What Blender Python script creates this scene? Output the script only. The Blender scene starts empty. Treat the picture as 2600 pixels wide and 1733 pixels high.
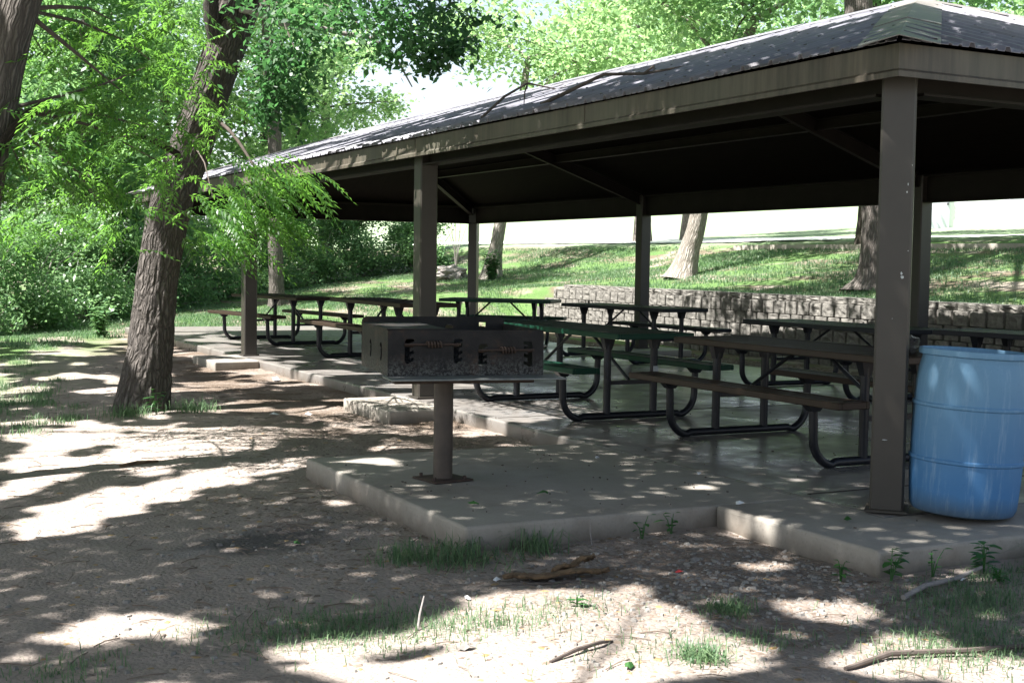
import bpy, math, random
import numpy as np
from mathutils import Vector, Matrix
R_ = math.radians
rng = np.random.default_rng(7)
random.seed(7)
scn = bpy.context.scene
COL = scn.collection
PI = math.pi

# ------------------------------------------------------------------ materials
def new_mat(name):
    m = bpy.data.materials.new(name); m.use_nodes = True
    nt = m.node_tree
    for n in list(nt.nodes): nt.nodes.remove(n)
    out = nt.nodes.new('ShaderNodeOutputMaterial')
    b = nt.nodes.new('ShaderNodeBsdfPrincipled')
    nt.links.new(b.outputs[0], out.inputs[0])
    return m, nt, b, out
def N(nt, t, **k):
    n = nt.nodes.new(t)
    for a, v in k.items():
        if a.startswith('i_'): n.inputs[a[2:].replace('_', ' ')].default_value = v
        else: setattr(n, a, v)
    return n
def ramp(nt, fac, stops):
    r = nt.nodes.new('ShaderNodeValToRGB')
    el = r.color_ramp.elements
    while len(el) > 2: el.remove(el[-1])
    for i, (p, c) in enumerate(stops):
        e = el[i] if i < 2 else el.new(p)
        e.position = p; e.color = (c[0], c[1], c[2], 1) if hasattr(c, '__len__') else (c, c, c, 1)
    nt.links.new(fac, r.inputs[0]); return r
def coords(nt, kind='Object', scale=(1, 1, 1)):
    tc = nt.nodes.new('ShaderNodeTexCoord'); mp = nt.nodes.new('ShaderNodeMapping')
    mp.inputs['Scale'].default_value = scale
    nt.links.new(tc.outputs[kind], mp.inputs[0]); return mp.outputs[0]
def noise(nt, vec, scale, detail=5, rough=.6, dist=0):
    n = N(nt, 'ShaderNodeTexNoise'); n.inputs['Scale'].default_value = scale
    n.inputs['Detail'].default_value = detail; n.inputs['Roughness'].default_value = rough
    n.inputs['Distortion'].default_value = dist
    nt.links.new(vec, n.inputs['Vector']); return n.outputs['Fac']
def mix(nt, fac, a, b, blend='MIX'):
    m = nt.nodes.new('ShaderNodeMix'); m.data_type = 'RGBA'; m.blend_type = blend
    for s, v in ((0, fac), (6, a), (7, b)):
        if hasattr(v, 'is_linked') or isinstance(v, bpy.types.NodeSocket): nt.links.new(v, m.inputs[s])
        elif s == 0: m.inputs[0].default_value = v
        else: m.inputs[s].default_value = (v[0], v[1], v[2], 1)
    return m.outputs[2]
def math_(nt, op, a, b=0.0, c=None):
    m = nt.nodes.new('ShaderNodeMath'); m.operation = op
    for i, v in enumerate((a, b) if c is None else (a, b, c)):
        if isinstance(v, bpy.types.NodeSocket): nt.links.new(v, m.inputs[i])
        else: m.inputs[i].default_value = v
    return m.outputs[0]
def bump(nt, b, h, strength=.4, dist=.02):
    n = nt.nodes.new('ShaderNodeBump'); n.inputs['Strength'].default_value = strength
    n.inputs['Distance'].default_value = dist
    nt.links.new(h, n.inputs['Height']); nt.links.new(n.outputs[0], b.inputs['Normal'])

def m_simple(name, c1, c2, rough=.5, scale=6, metal=0, bs=.15, bd=.004, stretch=(1, 1, 1), spec=.5):
    m, nt, b, o = new_mat(name)
    v = coords(nt, 'Object', stretch)
    f = noise(nt, v, scale, 6, .65)
    r = ramp(nt, f, [(.3, c1), (.7, c2)])
    nt.links.new(r.outputs[0], b.inputs['Base Color'])
    b.inputs['Roughness'].default_value = rough; b.inputs['Metallic'].default_value = metal
    b.inputs['Specular IOR Level'].default_value = spec
    if bs: bump(nt, b, noise(nt, v, scale * 8, 4), bs, bd)
    return m

def m_bark(name, plate, crack, su=26, sv=6, depth=.02, pale=None):
    m, nt, b, o = new_mat(name)
    v = coords(nt, 'UV', (1, 1, 1))
    nz = N(nt, 'ShaderNodeTexNoise'); nz.inputs['Scale'].default_value = 7; nz.inputs['Detail'].default_value = 3
    nt.links.new(v, nz.inputs['Vector'])
    ad = nt.nodes.new('ShaderNodeVectorMath'); ad.operation = 'MULTIPLY_ADD'
    nt.links.new(nz.outputs['Color'], ad.inputs[0]); ad.inputs[1].default_value = (.07, .18, 0); nt.links.new(v, ad.inputs[2])
    mp = nt.nodes.new('ShaderNodeMapping'); mp.inputs['Scale'].default_value = (su, sv, 1)
    nt.links.new(ad.outputs[0], mp.inputs[0])
    vo = N(nt, 'ShaderNodeTexVoronoi', feature='DISTANCE_TO_EDGE'); vo.inputs['Scale'].default_value = 1
    nt.links.new(mp.outputs[0], vo.inputs['Vector'])
    vc = N(nt, 'ShaderNodeTexVoronoi'); vc.inputs['Scale'].default_value = 1
    nt.links.new(mp.outputs[0], vc.inputs['Vector'])
    edge = ramp(nt, math_(nt, 'ADD', vo.outputs['Distance'], math_(nt, 'MULTIPLY', noise(nt, mp.outputs[0], 2.2, 4, .7), .22)), [(.04, 0), (.48, 1)])
    fine = noise(nt, mp.outputs[0], 5, 5, .7)
    big = noise(nt, v, 1.6, 3)
    pc = mix(nt, fine, [x * .62 for x in plate], [x * 1.25 for x in plate])
    if pale: pc = mix(nt, ramp(nt, big, [(.45, 0), (.62, 1)]).outputs[0], pc, pale)
    c = mix(nt, edge.outputs[0], crack, pc)
    nt.links.new(c, b.inputs['Base Color'])
    b.inputs['Roughness'].default_value = .9; b.inputs['Specular IOR Level'].default_value = .25
    h = math_(nt, 'ADD', edge.outputs[0], math_(nt, 'MULTIPLY', fine, .35))
    h = math_(nt, 'ADD', h, math_(nt, 'MULTIPLY', vc.outputs['Distance'], -.3))
    bump(nt, b, h, 1.0, depth)
    return m

def m_leaf(name, c1, c2, trans, tf=.45, rough=.45):
    m, nt, b, o = new_mat(name)
    g = nt.nodes.new('ShaderNodeNewGeometry')
    r = ramp(nt, g.outputs['Random Per Island'], [(0, c1), (1, c2)])
    nt.links.new(r.outputs[0], b.inputs['Base Color'])
    b.inputs['Roughness'].default_value = rough; b.inputs['Specular IOR Level'].default_value = .4
    t = nt.nodes.new('ShaderNodeBsdfTranslucent')
    tr = ramp(nt, g.outputs['Random Per Island'], [(0, [x * .75 for x in trans]), (1, [x * 1.2 for x in trans])])
    nt.links.new(tr.outputs[0], t.inputs[0])
    ms = nt.nodes.new('ShaderNodeMixShader'); ms.inputs[0].default_value = tf
    nt.links.new(b.outputs[0], ms.inputs[1]); nt.links.new(t.outputs[0], ms.inputs[2])
    nt.links.new(ms.outputs[0], o.inputs[0])
    return m

M = {}
def m_ground():
    m, nt, b, o = new_mat('ground')
    v = coords(nt, 'Object')
    sep = nt.nodes.new('ShaderNodeSeparateXYZ'); nt.links.new(v, sep.inputs[0])
    X, Y = sep.outputs[0], sep.outputs[1]
    n1 = noise(nt, v, .55, 6, .6); n2 = noise(nt, v, 4, 8, .7); n3 = noise(nt, v, 38, 6, .75); n4 = noise(nt, v, 1.3, 4)
    dirt = mix(nt, n2, (.165, .137, .115), (.375, .325, .285))
    dirt = mix(nt, math_(nt, 'MULTIPLY', n3, .5), dirt, (.48, .41, .37))
    vo = N(nt, 'ShaderNodeTexVoronoi'); vo.inputs['Scale'].default_value = 45; nt.links.new(v, vo.inputs['Vector'])
    # mulch / wood chip band along the slab, reddish brown
    mul = mix(nt, n3, (.06, .044, .034), (.22, .17, .13))
    mp = nt.nodes.new('ShaderNodeMapping'); mp.inputs['Scale'].default_value = (1, .25, 1); nt.links.new(v, mp.inputs[0])
    mz = math_(nt, 'ADD', X, math_(nt, 'MULTIPLY', n1, 2.4))
    mf = ramp(nt, math_(nt, 'DIVIDE', math_(nt, 'ADD', mz, 6.0), 10.0), [(.50, 0), (.60, 1)])
    mf2 = ramp(nt, math_(nt, 'DIVIDE', Y, 20.0), [(.11, 0), (.26, 1)])
    mfac = math_(nt, 'MULTIPLY', math_(nt, 'MULTIPLY', mf.outputs[0], mf2.outputs[0]), ramp(nt, n4, [(.38, .25), (.55, 1)]).outputs[0])
    c = mix(nt, mfac, dirt, mul)
    # gravel near the front corner pad
    pc = nt.nodes.new('ShaderNodeVectorMath'); pc.operation = 'DISTANCE'
    cb = nt.nodes.new('ShaderNodeCombineXYZ'); nt.links.new(X, cb.inputs[0]); nt.links.new(Y, cb.inputs[1])
    nt.links.new(cb.outputs[0], pc.inputs[0]); pc.inputs[1].default_value = (-1.6, -.7, 0)
    gf = ramp(nt, math_(nt, 'ADD', math_(nt, 'DIVIDE', pc.outputs['Value'], 3.0), math_(nt, 'MULTIPLY', n4, .35)), [(.38, 1), (.62, 0)])
    grav = mix(nt, vo.outputs['Color'], (.10, .09, .085), (.36, .34, .32))
    bw = nt.nodes.new('ShaderNodeRGBToBW'); nt.links.new(vo.outputs['Color'], bw.inputs[0])
    grav = mix(nt, bw.outputs[0], (.07, .055, .045), (.24, .21, .185))
    c = mix(nt, math_(nt, 'MULTIPLY', gf.outputs[0], .5), c, grav)
    # ash stain left of the grill pad
    pd = nt.nodes.new('ShaderNodeVectorMath'); pd.operation = 'DISTANCE'
    ms_ = nt.nodes.new('ShaderNodeMapping'); ms_.inputs['Scale'].default_value = (1, 1.5, 1); nt.links.new(cb.outputs[0], ms_.inputs[0])
    nt.links.new(ms_.outputs[0], pd.inputs[0]); pd.inputs[1].default_value = (-3.1, 2.0, 0)
    af = ramp(nt, math_(nt, 'ADD', pd.outputs['Value'], math_(nt, 'MULTIPLY', n2, .9)), [(.7, 1), (1.5, 0)])
    ash = mix(nt, ramp(nt, n4, [(.45, 0), (.6, 1)]).outputs[0], (.085, .08, .08), (.27, .265, .27))
    c = mix(nt, math_(nt, 'MULTIPLY', af.outputs[0], .8), c, ash)
    # grass zones: hill and far lawn
    g1 = ramp(nt, math_(nt, 'DIVIDE', math_(nt, 'ADD', X, math_(nt, 'MULTIPLY', n1, .6)), 12.0), [(.63, 0), (.67, 1)])
    g2 = ramp(nt, math_(nt, 'DIVIDE', math_(nt, 'ADD', Y, math_(nt, 'MULTIPLY', n1, 3.0)), 30.0), [(.60, 0), (.70, 1)])
    g3 = ramp(nt, math_(nt, 'DIVIDE', math_(nt, 'ADD', math_(nt, 'SUBTRACT', math_(nt, 'MULTIPLY', Y, .35), X), math_(nt, 'MULTIPLY', n1, 3.)), 12.0), [(.62, 0), (.80, 1)])
    gf2 = math_(nt, 'MAXIMUM', math_(nt, 'MAXIMUM', g1.outputs[0], g2.outputs[0]), g3.outputs[0])
    bare = ramp(nt, noise(nt, mp.outputs[0], 1.4, 6, .6), [(.46, 1), (.56, .1)])
    gf2 = math_(nt, 'MULTIPLY', gf2, bare.outputs[0])
    gr = mix(nt, noise(nt, v, 24, 5, .7), (.045, .095, .03), (.14, .22, .075))
    c = mix(nt, gf2, c, gr)
    fz = ramp(nt, math_(nt, 'DIVIDE', math_(nt, 'ADD', X, math_(nt, 'MULTIPLY', n1, .8)), 30.0), [(.475, 0), (.50, 1)])
    c = mix(nt, fz.outputs[0], c, mix(nt, n2, (.18, .25, .14), (.28, .345, .22)))
    nt.links.new(c, b.inputs['Base Color'])
    b.inputs['Roughness'].default_value = .95; b.inputs['Specular IOR Level'].default_value = .15
    h = math_(nt, 'ADD', math_(nt, 'MULTIPLY', n3, .5), math_(nt, 'MULTIPLY', vo.outputs['Distance'], -.5))
    h = math_(nt, 'ADD', h, math_(nt, 'MULTIPLY', n2, 1.2))
    bump(nt, b, h, .95, .02)
    return m
M['ground'] = m_ground()
def m_concrete(name, c1, c2, r1, r2, gloss_bump=.08, bd=.003, stain=True):
    m, nt, b, o = new_mat(name)
    v = coords(nt, 'Object')
    a = noise(nt, v, 1.1, 6, .6); f = noise(nt, v, 60, 4, .7); s = noise(nt, v, 5, 6, .65)
    c = mix(nt, s, c1, c2)
    c = mix(nt, ramp(nt, f, [(.55, 0), (.75, .5)]).outputs[0], c, [x * .6 for x in c1])
    if stain: c = mix(nt, ramp(nt, a, [(.5, 0), (.68, .45)]).outputs[0], c, (.13, .105, .08))
    sz = nt.nodes.new('ShaderNodeSeparateXYZ'); nt.links.new(v, sz.inputs[0])
    sp_ = ramp(nt, math_(nt, 'ADD', math_(nt, 'MULTIPLY', sz.outputs[2], 4.0), math_(nt, 'ADD', math_(nt, 'MULTIPLY', s, .5), .30)), [(.0, .75), (.42, 0)])
    if stain: c = mix(nt, sp_.outputs[0], c, (.10, .078, .058))
    nt.links.new(c, b.inputs['Base Color'])
    rr = ramp(nt, math_(nt, 'ADD', math_(nt, 'MULTIPLY', a, .6), math_(nt, 'MULTIPLY', s, .4)), [(.38, r1), (.6, r2)])
    nt.links.new(rr.outputs[0], b.inputs['Roughness'])
    h = math_(nt, 'ADD', math_(nt, 'MULTIPLY', s, 2.0), math_(nt, 'MULTIPLY', f, .35))
    bump(nt, b, h, gloss_bump, bd)
    return m
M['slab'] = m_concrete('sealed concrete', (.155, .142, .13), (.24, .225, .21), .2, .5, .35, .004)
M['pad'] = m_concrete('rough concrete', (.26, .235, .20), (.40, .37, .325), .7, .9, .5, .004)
M['kerb'] = m_concrete('kerb concrete', (.40, .38, .35), (.5, .48, .45), .8, .95, .4, .004, False)
M['lot'] = m_concrete('pale lot concrete', (.6, .59, .57), (.7, .69, .67), .8, .95, .2, .004, False)
M['joint'] = m_simple('joint dirt', (.03, .025, .02), (.07, .055, .04), .95, 20)
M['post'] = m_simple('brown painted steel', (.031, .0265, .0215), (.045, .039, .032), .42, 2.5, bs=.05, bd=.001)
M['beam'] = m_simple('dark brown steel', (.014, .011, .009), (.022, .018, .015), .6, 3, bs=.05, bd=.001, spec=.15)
M['chip'] = m_simple('bare primer', (.45, .5, .52), (.6, .62, .62), .6, 30)
def m_fascia():
    m, nt, b, o = new_mat('weathered fascia')
    v = coords(nt, 'Object', (9, 9, .7)); v2 = coords(nt, 'Object')
    a = noise(nt, v, 1.6, 6, .7); c_ = noise(nt, v2, 1.2, 5)
    c = mix(nt, ramp(nt, a, [(.35, 0), (.7, 1)]).outputs[0], (.036, .030, .022), (.11, .09, .067))
    c = mix(nt, ramp(nt, c_, [(.4, 0), (.7, .5)]).outputs[0], c, (.10, .10, .075))
    nt.links.new(c, b.inputs['Base Color']); b.inputs['Roughness'].default_value = .55
    return m
M['fascia'] = m_fascia()
def m_roof(name, c1, c2, rough=.30):
    m, nt, b, o = new_mat(name)
    v = coords(nt, 'Object', (1, 5, 1)); v2 = coords(nt, 'Object')
    a = noise(nt, v, 3, 6, .7); g = noise(nt, v2, 1.3, 5); f = noise(nt, v2, 40, 4)
    c = mix(nt, ramp(nt, a, [(.3, 0), (.7, 1)]).outputs[0], c1, c2)
    c = mix(nt, ramp(nt, g, [(.5, 0), (.7, .45)]).outputs[0], c, (.09, .07, .05))
    nt.links.new(c, b.inputs['Base Color'])
    rr = ramp(nt, a, [(.3, rough - .08), (.7, rough + .2)]); nt.links.new(rr.outputs[0], b.inputs['Roughness'])
    b.inputs['Metallic'].default_value = .12
    bump(nt, b, f, .1, .002)
    return m
M['roof'] = m_roof('brown corrugated metal', (.17, .17, .20), (.27, .265, .30), .42)
M['cap'] = m_roof('grey green ridge metal', (.175, .16, .155), (.26, .24, .235), .5)
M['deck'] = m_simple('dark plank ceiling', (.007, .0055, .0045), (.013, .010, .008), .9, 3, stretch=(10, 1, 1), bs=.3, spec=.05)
M['screw'] = m_simple('screw head', (.05, .05, .05), (.08, .08, .08), .4, 30)
M['tube'] = m_simple('black powder coat tube', (.010, .011, .014), (.018, .019, .024), .34, 5, bs=.05, bd=.001, spec=.3)
def m_perf(name, col, rough=.5):
    """expanded metal sheet: diamond holes cut by a procedural pattern fixed to the sheet"""
    m, nt, b, o = new_mat(name)
    b.inputs['Base Color'].default_value = (*[x * .8 for x in col], 1); b.inputs['Roughness'].default_value = rough; b.inputs['Specular IOR Level'].default_value = .25
    v = coords(nt, 'Object'); s = nt.nodes.new('ShaderNodeSeparateXYZ'); nt.links.new(v, s.inputs[0])
    x = math_(nt, 'MULTIPLY', s.outputs[0], 1 / .022); y = math_(nt, 'MULTIPLY', s.outputs[1], 1 / .038)
    p = math_(nt, 'ADD', x, y); q = math_(nt, 'SUBTRACT', x, y)
    def tri(u): return math_(nt, 'ABSOLUTE', math_(nt, 'SUBTRACT', math_(nt, 'FRACT', u), .5))
    w = math_(nt, 'MAXIMUM', tri(p), tri(q))
    hole = math_(nt, 'LESS_THAN', w, .335)
    t = nt.nodes.new('ShaderNodeBsdfTransparent'); ms = nt.nodes.new('ShaderNodeMixShader')
    nt.links.new(hole, ms.inputs[0]); nt.links.new(b.outputs[0], ms.inputs[1]); nt.links.new(t.outputs[0], ms.inputs[2])
    nt.links.new(ms.outputs[0], o.inputs[0]); bump(nt, b, w, .8, .004)
    return m
COLS = {'brown': (.034, .023, .017), 'green': (.004, .032, .018), 'black': (.013, .014, .019)}
for k, c in COLS.items():
    M['perf_' + k] = m_perf('expanded metal ' + k, c)
    M['rim_' + k] = m_simple('coated rim ' + k, c, [x * 1.35 for x in c], .42, 8, bs=.05, bd=.001, spec=.2)
def m_barrel():
    m, nt, b, o = new_mat('faded blue plastic')
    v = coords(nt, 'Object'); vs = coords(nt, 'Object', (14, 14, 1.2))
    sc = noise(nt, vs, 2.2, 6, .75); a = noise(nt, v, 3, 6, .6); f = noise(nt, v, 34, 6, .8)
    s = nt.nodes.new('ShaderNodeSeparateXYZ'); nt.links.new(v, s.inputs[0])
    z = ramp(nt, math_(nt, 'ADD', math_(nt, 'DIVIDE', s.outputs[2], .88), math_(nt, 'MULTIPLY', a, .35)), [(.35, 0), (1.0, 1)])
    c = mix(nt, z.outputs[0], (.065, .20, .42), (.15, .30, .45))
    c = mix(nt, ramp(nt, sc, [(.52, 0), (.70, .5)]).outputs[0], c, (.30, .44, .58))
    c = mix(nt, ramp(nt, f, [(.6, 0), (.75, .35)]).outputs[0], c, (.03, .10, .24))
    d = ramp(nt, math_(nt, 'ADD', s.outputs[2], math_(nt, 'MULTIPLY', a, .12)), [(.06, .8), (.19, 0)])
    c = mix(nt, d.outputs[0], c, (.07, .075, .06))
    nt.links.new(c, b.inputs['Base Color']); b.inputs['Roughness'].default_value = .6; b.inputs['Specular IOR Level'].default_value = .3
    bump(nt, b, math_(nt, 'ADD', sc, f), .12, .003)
    return m
M['barrel'] = m_barrel()
def m_grill():
    m, nt, b, o = new_mat('burnt rusty steel')
    v = coords(nt, 'Object'); vs = coords(nt, 'Object', (5, 5, 1))
    a = noise(nt, v, 5, 8, .7); f = noise(nt, v, 70, 5, .8); st = noise(nt, vs, 9, 5, .7)
    s = nt.nodes.new('ShaderNodeSeparateXYZ'); nt.links.new(v, s.inputs[0])
    c = mix(nt, ramp(nt, a, [(.35, 0), (.65, 1)]).outputs[0], (.007, .007, .008), (.023, .021, .020))
    c = mix(nt, ramp(nt, noise(nt, v, 9, 6, .7), [(.54, 0), (.70, .8)]).outputs[0], c, (.06, .034, .022))
    zz = ramp(nt, math_(nt, 'ADD', s.outputs[2], math_(nt, 'MULTIPLY', st, .16)), [(.07, 1), (.20, 0)])
    sp = ramp(nt, f, [(.46, 0), (.56, 1)])
    c = mix(nt, math_(nt, 'MULTIPLY', math_(nt, 'MULTIPLY', zz.outputs[0], sp.outputs[0]), .7), c, (.16, .165, .155))
    nt.links.new(c, b.inputs['Base Color']); b.inputs['Roughness'].default_value = .65; b.inputs['Specular IOR Level'].default_value = .3
    bump(nt, b, math_(nt, 'ADD', f, a), .5, .004)
    return m
M['grill'] = m_grill()
M['grillshelf'] = m_simple('ash grey steel tray', (.13, .14, .14), (.26, .27, .26), .5, 14, metal=.2, bs=.3, bd=.002)
M['rust'] = m_simple('rusty steel', (.03, .02, .016), (.07, .042, .03), .7, 20, bs=.4)
M['gpole'] = m_simple('rusty brown pipe', (.05, .038, .03), (.09, .068, .052), .6, 8, bs=.2)
def m_block():
    m, nt, b, o = new_mat('split face block')
    v = coords(nt, 'Object'); g = nt.nodes.new('ShaderNodeNewGeometry')
    a = noise(nt, v, 14, 8, .75); f = noise(nt, v, 55, 5, .7)
    c = mix(nt, ramp(nt, a, [(.35, 0), (.65, 1)]).outputs[0], (.10, .094, .083), (.25, .236, .21))
    c = mix(nt, math_(nt, 'MULTIPLY', g.outputs['Random Per Island'], .35), c, (.17, .16, .145))
    c = mix(nt, ramp(nt, f, [(.55, 0), (.7, .5)]).outputs[0], c, (.10, .09, .08))
    nt.links.new(c, b.inputs['Base Color']); b.inputs['Roughness'].default_value = .95
    bump(nt, b, math_(nt, 'ADD', a, math_(nt, 'MULTIPLY', f, .4)), .9, .02)
    return m
M['block'] = m_block()
M['shadowgap'] = m_simple('shade between blocks', (.05, .04, .03), (.09, .07, .05), .95, 10)  # dark colour standing in for shade in the block gaps; unused
M['bark_main'] = m_bark('furrowed grey brown bark', (.175, .155, .14), (.05, .043, .038), 30, 7.5, .03)
M['bark_grey'] = m_bark('fine grey bark', (.20, .18, .16), (.06, .05, .045), 34, 4, .02)
M['bark_pale'] = m_bark('sunlit pale bark', (.40, .37, .33), (.13, .11, .09), 30, 4, .02)  # sunlight on the trunk put into a paler bark colour
M['bark_dark'] = m_bark('dark bark', (.085, .068, .055), (.02, .016, .013), 26, 6, .02)
M['bark_far'] = m_bark('forest bark', (.17, .15, .135), (.05, .042, .038), 16, 3, .02, (.26, .24, .22))
M['twig'] = m_simple('twig wood', (.07, .055, .045), (.13, .105, .09), .9, 20)
M['pale_wood'] = m_simple('pale dead wood', (.19, .17, .16), (.33, .30, .28), .9, 14, bs=.4)
M['brokenwood'] = m_simple('torn orange brown bark', (.085, .055, .032), (.34, .22, .12), .85, 14, stretch=(1, 4, 4), bs=.9, bd=.015)
M['leaf_near'] = m_leaf('sunny compound leaf', (.035, .115, .028), (.10, .21, .06), (.19, .42, .06), .5, .35)
M['leaf_over'] = m_leaf('dark overhanging leaf', (.03, .09, .04), (.08, .17, .07), (.10, .27, .08), .45)
M['leaf_forest'] = m_leaf('forest leaf', (.06, .16, .07), (.16, .28, .13), (.26, .46, .17), .5, .4)
M['leaf_canopy'] = m_leaf('high canopy leaf', (.05, .10, .05), (.11, .17, .09), (.13, .20, .09), .3)
M['leaf_bright'] = m_leaf('bright crown leaf', (.12, .24, .11), (.26, .38, .17), (.42, .64, .26), .5)
M['leaf_bush'] = m_leaf('bush leaf', (.08, .18, .08), (.21, .33, .16), (.25, .44, .17), .45, .32)
M['grass'] = m_leaf('grass blade', (.055, .13, .065), (.20, .28, .15), (.19, .33, .15), .4)
M['weed'] = m_leaf('weed leaf', (.03, .12, .035), (.07, .19, .05), (.08, .24, .04), .35)
M['stone'] = m_simple('pebble stone', (.13, .12, .11), (.34, .32, .29), .9, 5)
M['chips'] = m_simple('wood chips', (.08, .06, .045), (.27, .21, .165), .9, 9)
M['dryleaf'] = m_simple('dry leaf', (.20, .12, .05), (.35, .25, .12), .8, 9)
M['white'] = m_simple('white litter', (.7, .72, .74), (.8, .8, .82), .6, 9)
M['red'] = m_simple('red wrapper', (.6, .05, .05), (.75, .1, .1), .4, 9)
M['building'] = m_simple('white painted block wall', (.80, .80, .82), (.86, .86, .88), .8, 3)
M['lavdoor'] = m_simple('pale lavender door', (.62, .62, .72), (.66, .66, .76), .6, 3)
M['darkmetal'] = m_simple('dark fittings', (.05, .05, .06), (.08, .08, .09), .5, 9)
M['glasses'] = m_simple('dark brown lens', (.02, .012, .01), (.03, .018, .012), .1, 9, bs=0)
M['bag'] = m_simple('crumpled dark plastic bag', (.012, .011, .012), (.03, .026, .028), .25, 9, bs=.9, bd=.03)
M['sticker'] = m_simple('grey sticker', (.35, .37, .38), (.45, .47, .48), .6, 30)

# ------------------------------------------------------------------ object helpers
def tag(o, label=None, cat=None, group=None, kind=None):
    if label: o['label'] = label
    if cat: o['category'] = cat
    if group: o['group'] = group
    if kind: o['kind'] = kind
    return o
def empty(name, loc=(0, 0, 0), rz=0, parent=None):
    o = bpy.data.objects.new(name, None); COL.objects.link(o); o.location = loc; o.rotation_euler = (0, 0, rz)
    o.empty_display_size = .1
    if parent: o.parent = parent
    return o
def mesh_np(name, V, Fq, mat, parent=None, smooth=False, uv=None, mats=None, midx=None):
    """V (n,3); Fq (m,k) equal-size faces"""
    V = np.asarray(V, np.float32); Fq = np.asarray(Fq, np.int32)
    me = bpy.data.meshes.new(name); m, k = Fq.shape
    me.vertices.add(len(V)); me.vertices.foreach_set('co', V.ravel())
    me.loops.add(m * k); me.loops.foreach_set('vertex_index', Fq.ravel())
    me.polygons.add(m); me.polygons.foreach_set('loop_start', np.arange(0, m * k, k, dtype=np.int32))
    if uv is not None:
        ul = me.uv_layers.new(name='UVMap'); ul.data.foreach_set('uv', np.asarray(uv, np.float32).ravel())
    if smooth: me.polygons.foreach_set('use_smooth', np.ones(m, bool))
    me.materials.append(mat)
    me.update(calc_edges=True); me.validate()
    o = bpy.data.objects.new(name, me); COL.objects.link(o)
    if parent: o.parent = parent
    return o
class MB:
    """collects shapes into one mesh"""
    def __init__(s): s.v = []; s.f = []
    def add(s, vs, fs):
        b = len(s.v); s.v += [tuple(p) for p in vs]; s.f += [tuple(b + i for i in f) for f in fs]; return s
    def box(s, c, d, rot=None, bev=0.0):
        hx, hy, hz = d[0] / 2, d[1] / 2, d[2] / 2
        if bev <= 0:
            vs = [Vector((x, y, z)) for z in (-hz, hz) for x, y in ((-hx, -hy), (hx, -hy), (hx, hy), (-hx, hy))]
            fs = [(3, 2, 1, 0), (4, 5, 6, 7), (0, 1, 5, 4), (1, 2, 6, 5), (2, 3, 7, 6), (3, 0, 4, 7)]
        else:
            e = bev; ring = []
            for z, k in ((-hz, e), (-hz + e, 0), (hz - e, 0), (hz, e)):
                X, Y = hx - k, hy - k
                ring.append([Vector((x, y, z)) for x, y in ((-X + e, -Y), (X - e, -Y), (X, -Y + e), (X, Y - e), (X - e, Y), (-X + e, Y), (-X, Y - e), (-X, -Y + e))])
            vs = [p for r in ring for p in r]; fs = [tuple(range(7, -1, -1)), tuple(range(24, 32))]
            for r in range(3):
                for i in range(8): fs.append((r * 8 + i, r * 8 + (i + 1) % 8, (r + 1) * 8 + (i + 1) % 8, (r + 1) * 8 + i))
        if rot is not None: vs = [rot @ p for p in vs]
        return s.add([p + Vector(c) for p in vs], fs)
    def tube(s, path, r, n=10, cap=True):
        P = [Vector(p) for p in path]; rr = r if hasattr(r, '__len__') else [r] * len(P)
        t0 = (P[1] - P[0]).normalized(); up = Vector((0, 0, 1)) if abs(t0.z) < .9 else Vector((1, 0, 0))
        u = t0.cross(up).normalized(); vs = []; fs = []
        for i, p in enumerate(P):
            t = (P[min(i + 1, len(P) - 1)] - P[max(i - 1, 0)]).normalized()
            u = (u - t * u.dot(t)).normalized(); w = t.cross(u)
            for k in range(n):
                a = 2 * PI * k / n; vs.append(p + (u * math.cos(a) + w * math.sin(a)) * rr[i])
        for i in range(len(P) - 1):
            for k in range(n): fs.append((i * n + k, i * n + (k + 1) % n, (i + 1) * n + (k + 1) % n, (i + 1) * n + k))
        if cap: fs += [tuple(range(n - 1, -1, -1)), tuple(range((len(P) - 1) * n, len(P) * n))]
        return s.add(vs, fs)
    def lathe(s, prof, n=40, c=(0, 0, 0)):
        vs = []; fs = []; m = len(prof)
        for r, z in prof:
            for k in range(n): a = 2 * PI * k / n; vs.append((c[0] + r * math.cos(a), c[1] + r * math.sin(a), c[2] + z))
        for i in range(m - 1):
            for k in range(n): fs.append((i * n + k, i * n + (k + 1) % n, (i + 1) * n + (k + 1) % n, (i + 1) * n + k))
        return s.add(vs, fs)
    def prism(s, poly, z0, z1):
        n = len(poly)
        return s.add([(x, y, z0) for x, y in poly] + [(x, y, z1) for x, y in poly],
                     [tuple(range(n - 1, -1, -1)), tuple(range(n, 2 * n))] + [(i, (i + 1) % n, n + (i + 1) % n, n + i) for i in range(n)])
    def build(s, name, mat, parent=None, smooth=False, bevel=0, seg=2):
        me = bpy.data.meshes.new(name); me.from_pydata(s.v, [], s.f); me.materials.append(mat)
        if smooth: me.polygons.foreach_set('use_smooth', np.ones(len(me.polygons), bool))
        me.update()
        o = bpy.data.objects.new(name, me); COL.objects.link(o)
        if parent: o.parent = parent
        if bevel:
            b = o.modifiers.new('b', 'BEVEL'); b.width = bevel; b.segments = seg; b.limit_method = 'ANGLE'; b.angle_limit = R_(35)
        if smooth:
            me.set_sharp_from_angle(angle=R_(40))
        return o
def arc(c, r, a0, a1, n, plane):
    """plane(u, w) -> 3D"""
    return [plane(c[0] + r * math.cos(a0 + (a1 - a0) * i / n), c[1] + r * math.sin(a0 + (a1 - a0) * i / n)) for i in range(n + 1)]

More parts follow.
